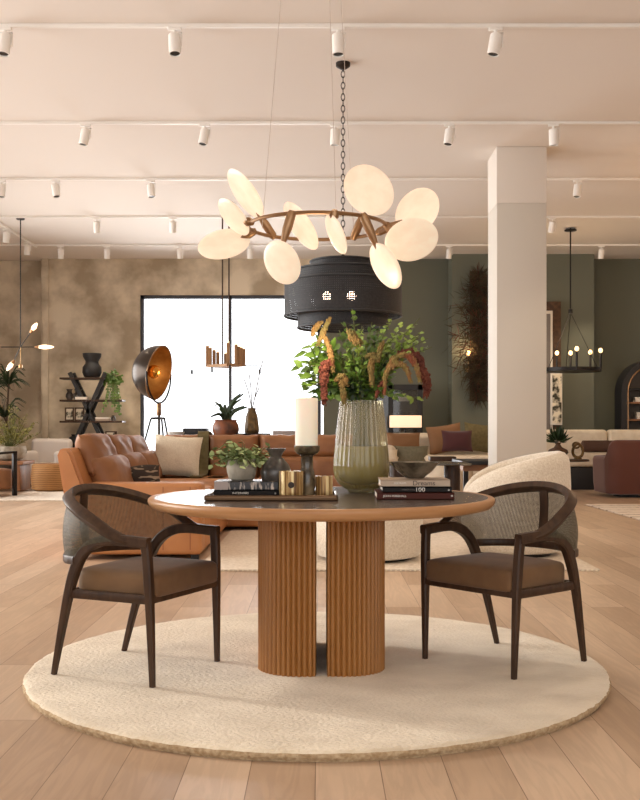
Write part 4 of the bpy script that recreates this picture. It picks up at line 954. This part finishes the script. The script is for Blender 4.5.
for sx in (-1, 1):
    B().box((sx * .345, -.30, .30), (.06, .06, .60), .004).box((sx * .345, .45, .33), (.06, .06, .66), .004).box((sx * .345, .08, .645), (.07, .8, .035), .006, rot=(R(3), 0, 0)).build('arm_frame', 'black_metal', t)
# stick pendant
D = 16.0
t = thing('stick_pendant', 'slim dark pendant with crossed arms and glowing glass bulbs', 'pendant lamp', (X(20.5, D), D, Z(347, D)))
zt = CZ - Z(347, D)
B().cyl((0, 0, 0), (0, 0, zt), .009, n=8).build('rod', 'black_metal', t); B().lathe([(.06, zt - .025), (.065, zt - .02), (.065, zt)], n=20).build('ceiling_canopy', 'black_metal', t)
tips = [((-.62 * .55, 0, 0), (-.62, 0, 0)), ((.26, 0, 0), (.52, 0, 0)), ((.2, -.1, .24), (.30, -.15, .36)), ((-.14, .1, -.22), (-.26, .15, -.36))]
for a, e in tips:
    B().cyl((0, 0, 0), a, .008, n=6).build('arm', 'black_metal', t)
    a = Vector(a); e = Vector(e); d = (e - a).normalized(); L = (e - a).length
    B().lathe([(.02, -.03), (.03, 0), (.03, .03)], a, 12, axis=d).build('socket', 'bronze', t)
    B().lathe([(.018, .02), (.034, L * .35), (.038, L * .5), (.024, L * .85), (.010, L)], a, 14, axis=d).build('bulb', 'bulb_soft', t)
B().cyl((0, 0, 0), (0, 0, -.27), .004, n=5).lathe([(.02, -.34), (.03, -.33), (.03, -.28), (.02, -.27)], n=10).build('pull_weight', 'brass', t)
l = bpy.data.lights.new('pendant_glow', 'POINT'); l.energy = 5; l.color = (1, .7, .42); l.shadow_soft_size = .2
o = bpy.data.objects.new('pendant_glow', l); col.objects.link(o); o.parent = t; o.location = (0, -.2, -.05)

# linear candle pendant in front of the window
D = 14.9
t = thing('candle_pendant', 'brass candle-tube pendant hanging before the window', 'pendant lamp', (X(226, D), D, Z(366, D)))
zt = CZ - Z(366, D); X0 = X(226, D); sc = D / F
for px in (222.5, 229): B().cyl((X(px, D) - X0, 0, 0), (X(px, D) - X0, 0, zt), .011, n=8).build('rod', 'walnut', t)
B().box((0, 0, zt - .012), (.22, .1, .024), .004).box((-.08, 0, zt - .04), (.01, .01, .04)).box((.08, 0, zt - .04), (.01, .01, .04)).build('ceiling_canopy', 'bronze', t)
b = B(); P = [(-.28, -.0, 0), (.05, -.28, 0), (.29, -.22, 0), (-.02, .24, 0)]
for i in range(4):
    a, c = Vector(P[i]), Vector(P[(i + 1) % 4]); b.tube([a, c], .022, 4, up=(0, 0, 1), sq=True, flat=.8)
b.tube([(-.15, .12, 0), (.17, -.25, 0)], .022, 4, up=(0, 0, 1), sq=True, flat=1.6); b.build('frame', 'tube_brass', t)
for px, yb, top, dy in ((207.5, 0, 346, -.0), (210.5, 0, 348, -.03), (214, 0, 350, .02), (217.5, 0, 352, .05), (224.8, 0, 353, .12), (229.6, 0, 344, -.22), (237.5, 0, 346, -.26), (240.2, 0, 348, -.24), (242.5, 0, 349, -.23), (245, 0, 350, -.21)):
    zz = Z(top, D) - Z(366, D); x = X(px, D) - X0
    B().box((x, dy, zz / 2), (.046, .046, zz), .003).build('candle_tube', 'tube_brass', t)
    B().ball((x, dy, zz + .012), .011, (1, 1, 1.7), 8).build('bulb', 'bulb', list(t.children)[-1])
b = B()
for sgn, dy in ((-1, 0), (1, -.1)):
    b.tube([(sgn * .27, dy, 0), (sgn * .46, dy, 0), (sgn * .5, dy, -.03), (sgn * .5, dy, -.06)], .006, 5); b.cyl((sgn * .5, dy, -.06), (sgn * .5, dy, -.12), .016, n=8)
b.cyl((-.2, -.05, 0), (-.2, -.05, -.1), .014, n=8); b.cyl((.08, -.28, 0), (.08, -.28, -.08), .014, n=8)
b.build('outrigger', 'black_metal', t)

# ring candle chandelier at right
D = 16.8
t = thing('ring_chandelier', 'black wheel chandelier with candle bulbs at right', 'chandelier', (X(570.5, D), D, Z(370, D)))
zt = CZ - Z(370, D); xr = X(568.5, D) - X(572, D)
B().lathe([(.47, -.03), (.49, -.03), (.49, .03), (.47, .03)], n=56).build('ring', 'black_metal', t)
b = B(); rr = 3
B().cyl((xr * 0, 0, .98), (0, 0, zt), .012, n=8).build('rod', 'black_metal', t)
B().lathe([(.09, zt - .05), (.1, zt - .045), (.1, zt - .03), (.09, zt - .028)], n=24).cyl((-.06, 0, zt - .03), (-.06, 0, zt), .006, n=5).cyl((.06, 0, zt - .03), (.06, 0, zt), .006, n=5).build('ceiling_canopy', 'black_metal', t)
B().lathe([(.02, .93), (.035, .94), (.035, 1.0), (.02, 1.01)], n=12).build('hub', 'black_metal', t)
for k in range(3):
    a = R(8 + 120 * k); B().cyl((0, 0, .95), (.48 * math.cos(a), .48 * math.sin(a), .02), .006, n=5).build('stay', 'black_metal', t)
for a in (104, 268, 76, 34, -14, 186):
    a = R(a); x, y = .48 * math.cos(a), .48 * math.sin(a)
    B().cyl((x, y, -.03), (x, y, .27), .019, n=10).build('candle_sleeve', 'black_metal', t)
    B().ball((x, y, .315), .034, (1, 1, 1.2), 10).build('bulb', 'bulb', list(t.children)[-1])
l = bpy.data.lights.new('chandelier_glow', 'POINT'); l.energy = 45; l.color = (1, .72, .42); l.shadow_soft_size = .3
o = bpy.data.objects.new('chandelier_glow', l); col.objects.link(o); o.parent = t; o.location = (0, 0, .5)

# ------------------------------------------------------------------ far centre: glass cabinet, lamp, wall flowers, sconce
D = 19.45
t = thing('display_cabinet', 'dark framed glass display cabinet by the green wall', 'cabinet', (X(396, D), D, 0))
x = lambda px: X(px, D) - X(396, D); zt = Z(385, D); w0, w1 = x(372), x(421.5)
b = B(); fw = .09
for a in (w0 + fw / 2, x(390), w1 - fw / 2): b.box((a, -.2, zt / 2), (fw, .06, zt))
b.box(((w0 + w1) / 2, -.2, zt - .05), (w1 - w0, .06, .1)); b.box(((w0 + w1) / 2, -.2, .05), (w1 - w0, .06, .1)); b.box(((w0 + w1) / 2, 0, zt - .02), (w1 - w0, .4, .04))
b.build('frame', 'black_paint', t); B().box(((w0 + w1) / 2, .18, zt / 2), (w1 - w0, .03, zt - .02)).box((w0 + .02, 0, zt / 2), (.03, .36, zt - .02)).box((w1 - .02, 0, zt / 2), (.03, .36, zt - .02)).build('back_panel', 'cabinet_in', t)
for y in (402, 418, 434): B().box(((w0 + w1) / 2, -.0, Z(y, D)), (w1 - w0 - .06, .34, .015)).build('shelf', 'cabinet_in', t)
for a, c in ((w0, x(390)), (x(390), w1)): B().box(((a + c) / 2, -.19, zt / 2), (c - a - fw, .008, zt - .2)).build('glass_door', 'grey_glass', t)
tag(B().box((0, 0, .045), (.24, .18, .085), .003).build('book', 'pages'), 'cream books bundle on the upper cabinet shelf', 'books', loc=(X(403, D), D - .05, Z(402, D) + .01))
for i, px in enumerate((399.5, 404, 411)): tag(B().lathe([(.02, 0), (.04, .01), (.045, .1), (.04, .1), (.035, .02), (0, .02)], n=14).build('glass_cup', 'grey_glass'), ['leftmost', 'middle', 'rightmost'][i] + ' of three small glasses inside the glass cabinet', 'glass', 'glasses in the display cabinet', loc=(X(px, D), D - .05, Z(418, D) + .01))
D = 18.85
t = thing('table_lamp', 'table lamp with wide lit rectangular shade behind the cream sofa', 'table lamp', (X(405.5, D), D, .72))
zs0, zs1 = Z(427.5, D) - .72, Z(415.5, D) - .72
B().box((0, 0, (zs0 + zs1) / 2), (.58, .2, zs1 - zs0), .008).build('lamp_shade', 'lampshade_lit', t)
B().lathe([(.09, 0), (.09, .02), (.02, .03), (.018, zs0 + .02)], n=16).build('lamp_base', 'black_metal', t)
t = thing('side_table', 'small dark side table under the rectangular lamp', 'side table', (X(405.5, D), D, 0))
B().box((0, 0, .70), (.6, .3, .04)).build('top', 'walnut', t)
for sx in (-1, 1): B().box((sx * .26, 0, .34), (.04, .26, .68)).build('leg', 'walnut', t)
D = 19.2
pt = thing('dried_flower_hanging', 'tall hanging of dried leaves and red blooms on green wall', 'wall decoration', (X(478, D), D, Z(336, D)))
rnd = random.Random(31); b = B(); r2 = B(); g = B(); hh = (Z(268, D) - Z(405, D)) / 2
g.box((0, .05, 0), (.3, .05, hh * 1.9)); g.build('backing', 'dry', pt)
for k in range(1500):
    z = rnd.uniform(-1, 1); wd = .42 * (1 - abs(z) ** 3) ; x = rnd.gauss(0, .45) * wd; a = rnd.uniform(0, 2 * PI)
    d = Vector((math.cos(a) * .8 + x * 1.2, -.6, math.sin(a) * .9 - (.7 if z < .3 else -.2)))
    (r2 if rnd.random() < .16 else b).leaf((x, -.02 - rnd.random() * .12, z * hh * .88), d, (rnd.uniform(-1, 1), -1, 0), rnd.uniform(.16, .36), rnd.uniform(.008, .020), .3)
b.build('dried_leaves', 'dry', pt); r2.build('dried_blooms', 'dry_red', pt)['kind'] = 'stuff'
t = thing('wall_sconce', 'brass wall sconce with glowing bulb beside dried flowers', 'wall lamp', (X(468, D), D + .08, Z(360, D)))
B().lathe([(.05, 0), (.05, .02)], (0, 0, -.18), 16, axis=Vector((0, -1, 0))).tube(spline([(0, 0, -.18), (0, -.12, -.16), (0, -.14, .02)], 4), .008, 6).lathe([(.02, .0), (.03, .02), (.03, .08)], (0, -.14, .0), 12).build('arm', 'brass', t)
B().ball((0, -.14, .125), .045, n=12).build('bulb', 'bulb', t)
l = bpy.data.lights.new('sconce_glow', 'POINT'); l.energy = 9; l.color = (1, .65, .35); l.shadow_soft_size = .05
o = bpy.data.objects.new('sconce_glow', l); col.objects.link(o); o.parent = t; o.location = (0, -.16, .2)

# cream sofa with pillows (far centre)
D = 17.4
t = thing('cream_sofa', 'long cream sofa with pillows left of the white pillar', 'sofa', (X(440, D), D + .45, .0)); x0 = X(440, D)
xa, xb = X(384, D) - x0, X(505, D) - x0
B().box(((xa + xb) / 2, 0, .26), (xb - xa, .95, .40), .05, seg=4).build('base', 'cream_dark', t); B().box(((xa + xb) / 2, -.06, .50), (xb - xa - .04, .84, .16), .06, seg=4).build('seat_cushion', 'cream_dark', t)
B().box(((xa + xb) / 2, .42, .62), (xb - xa, .24, .68), .10, seg=5).build('backrest', 'cream_dark', t)
B().box((xa + .1, .0, .44), (.22, .95, .62), .09, seg=5).build('arm', 'cream_dark', t)
for a in (xa + .12, xb - .12):
    for yy in (-.38, .38): B().box((a, yy, .03), (.06, .06, .06)).build('foot', 'black_metal', t)
def pil_(px, py, w, h, m, lab, d, tilt=-12, ry=0):
    o = B().pillow((0, 0, 0), w, h, .16, (R(tilt), R(ry), 0), .08, 12, .01, 2.5).build('throw_pillow', m); tag(o, lab, 'pillow', 'pillows on the cream sofa', loc=(X(px, d), d, Z(py, d)))
pil_(403.5, 442.5, .60, .36, 'tan_velvet', 'tan pillow with wavy flange at the cream sofa left end', 17.9)
pil_(411, 455, .62, .34, 'green_grey', 'grey-green pillow in front of the tan flanged one', 17.45, -20)
pil_(389, 456, .3, .24, 'cream_fabric', 'little cream pillow beside the grey-green pillow', 17.35, -25)
pil_(445, 439, .62, .52, 'tan_velvet', 'brown pillow leaning left of the burgundy pillow', 17.95, -12, -8)
pil_(457, 441, .54, .38, 'burgundy', 'burgundy rectangular pillow on the cream sofa', 17.6, -14)
pil_(479, 438, .56, .52, 'olive', 'olive pillow half hidden by the white pillar', 17.95, -12, 6)
# tufted ottoman with tray, low tables
D = 15.6
t = thing('round_ottoman', 'round cream upholstered ottoman before the cream sofa', 'ottoman', (X(446, D), D, 0))
B().lathe([(.36, .04), (.40, .06), (.42, .3), (.40, .48), (.33, .53), (.1, .54)], n=40).build('seat_body', 'cream_dark', t); B().lathe([(.3, 0), (.3, .05)], n=24).build('plinth', 'black_paint', t)
tag(B().box((0, 0, .035), (.40, .28, .07), .01).build('tray', 'walnut'), 'dark wooden tray on the round cream ottoman', 'tray', loc=(X(442, D), D - .02, .542))
D = 12.6
t = thing('glass_side_table', 'stone-topped side table with dark drum leg behind the books', 'side table', (X(428, D), D, 0)); x0 = X(428, D)
B().box((0, 0, .605), (X(467, D) - X(386, D), .6, .025), .005).build('top', 'bowl_marble', t)
for px in (398, 452): B().lathe([(.11, 0), (.10, .02), (.10, .59)], (X(px, D) - x0, 0, 0), 24).build('leg', 'walnut', t)
D = 13.2
t = thing('coffee_table', 'black-topped walnut coffee table beside the white pillar', 'coffee table', (X(482, D), D, 0))
w_ = X(505, D) - X(461, D)
B().box((0, .3, .60), (w_, 1.0, .05), .004).build('top', 'black_paint', t); B().box((0, .3, .535), (w_ - .04, .9, .08)).build('apron', 'wood_mid', t)
for sx in (-1, 1):
    for yy in (-.1, .7): B().box((sx * (w_ / 2 - .06), yy, .25), (.06, .06, .5)).build('leg', 'black_metal', t)

# ------------------------------------------------------------------ far right: cream sofa, rust chair, arch cabinet
D = 17.2
t = thing('plinth_sofa', 'long cream sofa on black plinth at far right', 'sofa', (4.9, D + .5, 0)); x0 = 4.9
xa, xb = X(547, D) - x0, 7.6 - x0
B().box(((xa + xb) / 2, 0, .19), (xb - xa - .1, .9, .38), .01).build('plinth', 'black_paint', t)
for k in range(3):
    w_ = (xb - xa) / 3; B().box((xa + w_ * (k + .5), -.02, .51), (w_ - .01, .98, .24), .06, seg=4).build('seat_cushion', 'cream_dark', t)
    B().box((xa + w_ * (k + .5), .38, .8), (w_ - .01, .24, .44), .07, seg=4).build('backrest', 'cream_dark', t)
o = B().tube([(-.33, 0, 0), (-.31, 0, 0), (.31, 0, 0), (.33, 0, 0)], [.06, .1, .1, .06], 20).build('bolster', 'mocha'); tag(o, 'brown bolster cushion on the plinth sofa', 'pillow', loc=(X(601, 17.4), 17.42, .735))
D = 15.7
t = thing('rust_armchair', 'rust upholstered barrel armchair at the right edge', 'armchair', (X(632, D), D, 0))
def shell2():
    n = 72; rr = []; b = B()
    for k in range(n):
        a = 2 * PI * k / n; f = .5 + .5 * math.cos(a - R(-50)); hb = .62 + .25 * (1 / (1 + math.exp(-(f - .48) * 60)))
        ro = .52 if True else .5; sq = 1 / max(abs(math.cos(a)) ** 8 + abs(math.sin(a)) ** 8, .01) ** .125; ro *= min(sq, 1.2)
        prof = [(ro - .12, .04), (ro - .03, .06), (ro - .01, .2), (ro, hb - .06), (ro - .02, hb - .01), (ro - .06, hb), (ro - .10, hb - .01), (ro - .12, hb - .06), (ro - .12, .1)]
        rr.append([Vector((r * math.cos(a), r * math.sin(a), z)) for r, z in prof])
    b.rings(rr, loop=True); return b
shell2().build('shell', 'rust_chair', t, ang=60)
B().lathe([(.36, .1), (.38, .14), (.38, .42), (.34, .46), (.1, .465)], n=32).build('seat_cushion', 'rust_chair', t); B().lathe([(.28, 0), (.28, .05)], n=28).build('swivel_base', 'black_metal', t)
D = 15.2
t = thing('side_table', 'round dark side table behind the boucle armchair', 'side table', (X(566, D), D, 0))
B().lathe([(.33, .55), (.34, .555), (.34, .575), (.33, .58), (.1, .58)], n=36).build('top', 'walnut', t); B().lathe([(.12, 0), (.12, .02), (.04, .04), (.04, .55)], n=20).build('pedestal', 'walnut', t)
pt = thing('succulent_vase', 'flat brown vase of dark succulents behind the boucle armchair', 'plant', (X(558, D), D, .581))
B().lathe([(.06, 0), (.10, .03), (.15, .10), (.14, .14), (.06, .18), (.035, .22), (.05, .25), (.03, .25), (0, .2)], n=32).build('vase_body', 'wood_screen', pt)
b = B(); rnd = random.Random(8)
for k in range(90):
    a = rnd.uniform(0, 2 * PI); e = rnd.uniform(-.2, 1.5); d = Vector((math.cos(a) * math.cos(e), math.sin(a) * math.cos(e), math.sin(e) + .1)); l_ = rnd.uniform(.12, .24)
    b.leaf(Vector((0, 0, .26)) + d * .03, d, (0, -.5, 1), l_, .04, -.3)
b.build('foliage', 'leaf_dark', pt)
t = thing('knot_sculpture', 'antique gold knotted ring sculpture beside the succulent vase', 'sculpture', (X(577, D), D - .05, .581))
P = [Vector((.075 * math.cos(2 * PI * k / 30), .025 * math.sin(4 * PI * k / 30), .13 + .10 * math.sin(2 * PI * k / 30))) for k in range(30)]
B().tube(P, .022, 8, loop=True, up=(0, 1, 0)).build('ring', 'bronze_vase', t); B().tube([Vector((-.02 + .05 * math.cos(2 * PI * k / 20), .02, .21 + .04 * math.sin(2 * PI * k / 20))) for k in range(20)], .016, 7, loop=True, up=(0, 1, 0)).build('knot', 'bronze_vase', t)
B().box((0, 0, .01), (.1, .08, .02), .003).build('foot', 'bronze_vase', t)
# leaning framed art behind the pillar
D = 19.1
t = thing('carved_screen', 'tall carved brown wood panel behind the white pillar', 'wall panel', (X(545, D), D + .1, 0))
B().box((0, 0, Z(301, D) / 2), (X(562, D) - X(528, D), .06, Z(301, D)), .01).build('panel', 'wood_screen', t)
t = thing('framed_mirror', 'white framed mirror leaning before the carved panel', 'mirror', (X(540, D), D - .04, 0))
B().box((0, 0, Z(311, D) / 2), (X(552, D) - X(528, D), .05, Z(311, D)), .01).build('frame', 'white_ceramic', t); B().box((0, -.028, Z(311, D) / 2), (.36, .006, Z(311, D) - .12)).build('mirror_glass', 'print_grey', t)
t = thing('tree_print', 'tall narrow framed black tree print beside the pillar', 'picture', (X(555, D), D - .1, Z(425, D)))
hh = Z(373, D) - Z(425, D)
B().box((0, 0, hh / 2), (.22, .03, hh), .004).build('frame', 'white_ceramic', t); B().box((.01, -.017, hh / 2), (.17, .006, hh - .06)).build('print', 'art', t)
# arch cabinet
D = 19.0
t = thing('arched_cabinet', 'black arched display cabinet at the right edge', 'cabinet', (X(650, D), D, 0))
ro = X(650, D) - X(618, D); zc = Z(360, D) - ro
def arch(r, z0, n=24): return [(-r, z0)] + [(-r * math.cos(PI * k / n), zc + r * math.sin(PI * k / n)) for k in range(n + 1)] + [(r, z0)]
b = B(); A0 = arch(ro, .0); A1 = arch(ro - .10, .0)
rr = []
for (xo, zo), (xi, zi) in zip(A0, A1): rr.append([Vector((xo, -.22, zo)), Vector((xi, -.22, zi)), Vector((xi, .22, zi)), Vector((xo, .22, zo))])
b.rings(rr); b.build('frame', 'black_paint', t)
B().prism(arch(ro - .05, .02), 'y', .18, .21).build('back_panel', 'cabinet_in', t)
B().box((0, -.05, zc + .05), (2 * ro - .2, .3, .03)).build('shelf', 'black_paint', t)
for y in (403, 420): B().box((0, 0, Z(y, D)), (2 * ro - .2, .36, .03)).build('shelf', 'wood_mid', t)
B().tube([Vector((x, -.23, z)) for x, z in arch(ro - .12, .0)], .012, 6, up=(0, 1, 0)).build('door_trim', 'bronze', t)
for px, y, w_, h_, lab in ((637, 403, .14, .09, 'cream books in the arched cabinet, upper shelf'), (637.5, 420, .1, .13, 'white ceramic box in the arched cabinet, lower shelf')):
    tag(B().box((0, 0, h_ / 2), (w_, .16, h_), .006).build('storage_box', 'pages' if y == 403 else 'white_ceramic'), lab, 'box', loc=(X(px, D), D - .05, Z(y, D) + .016))
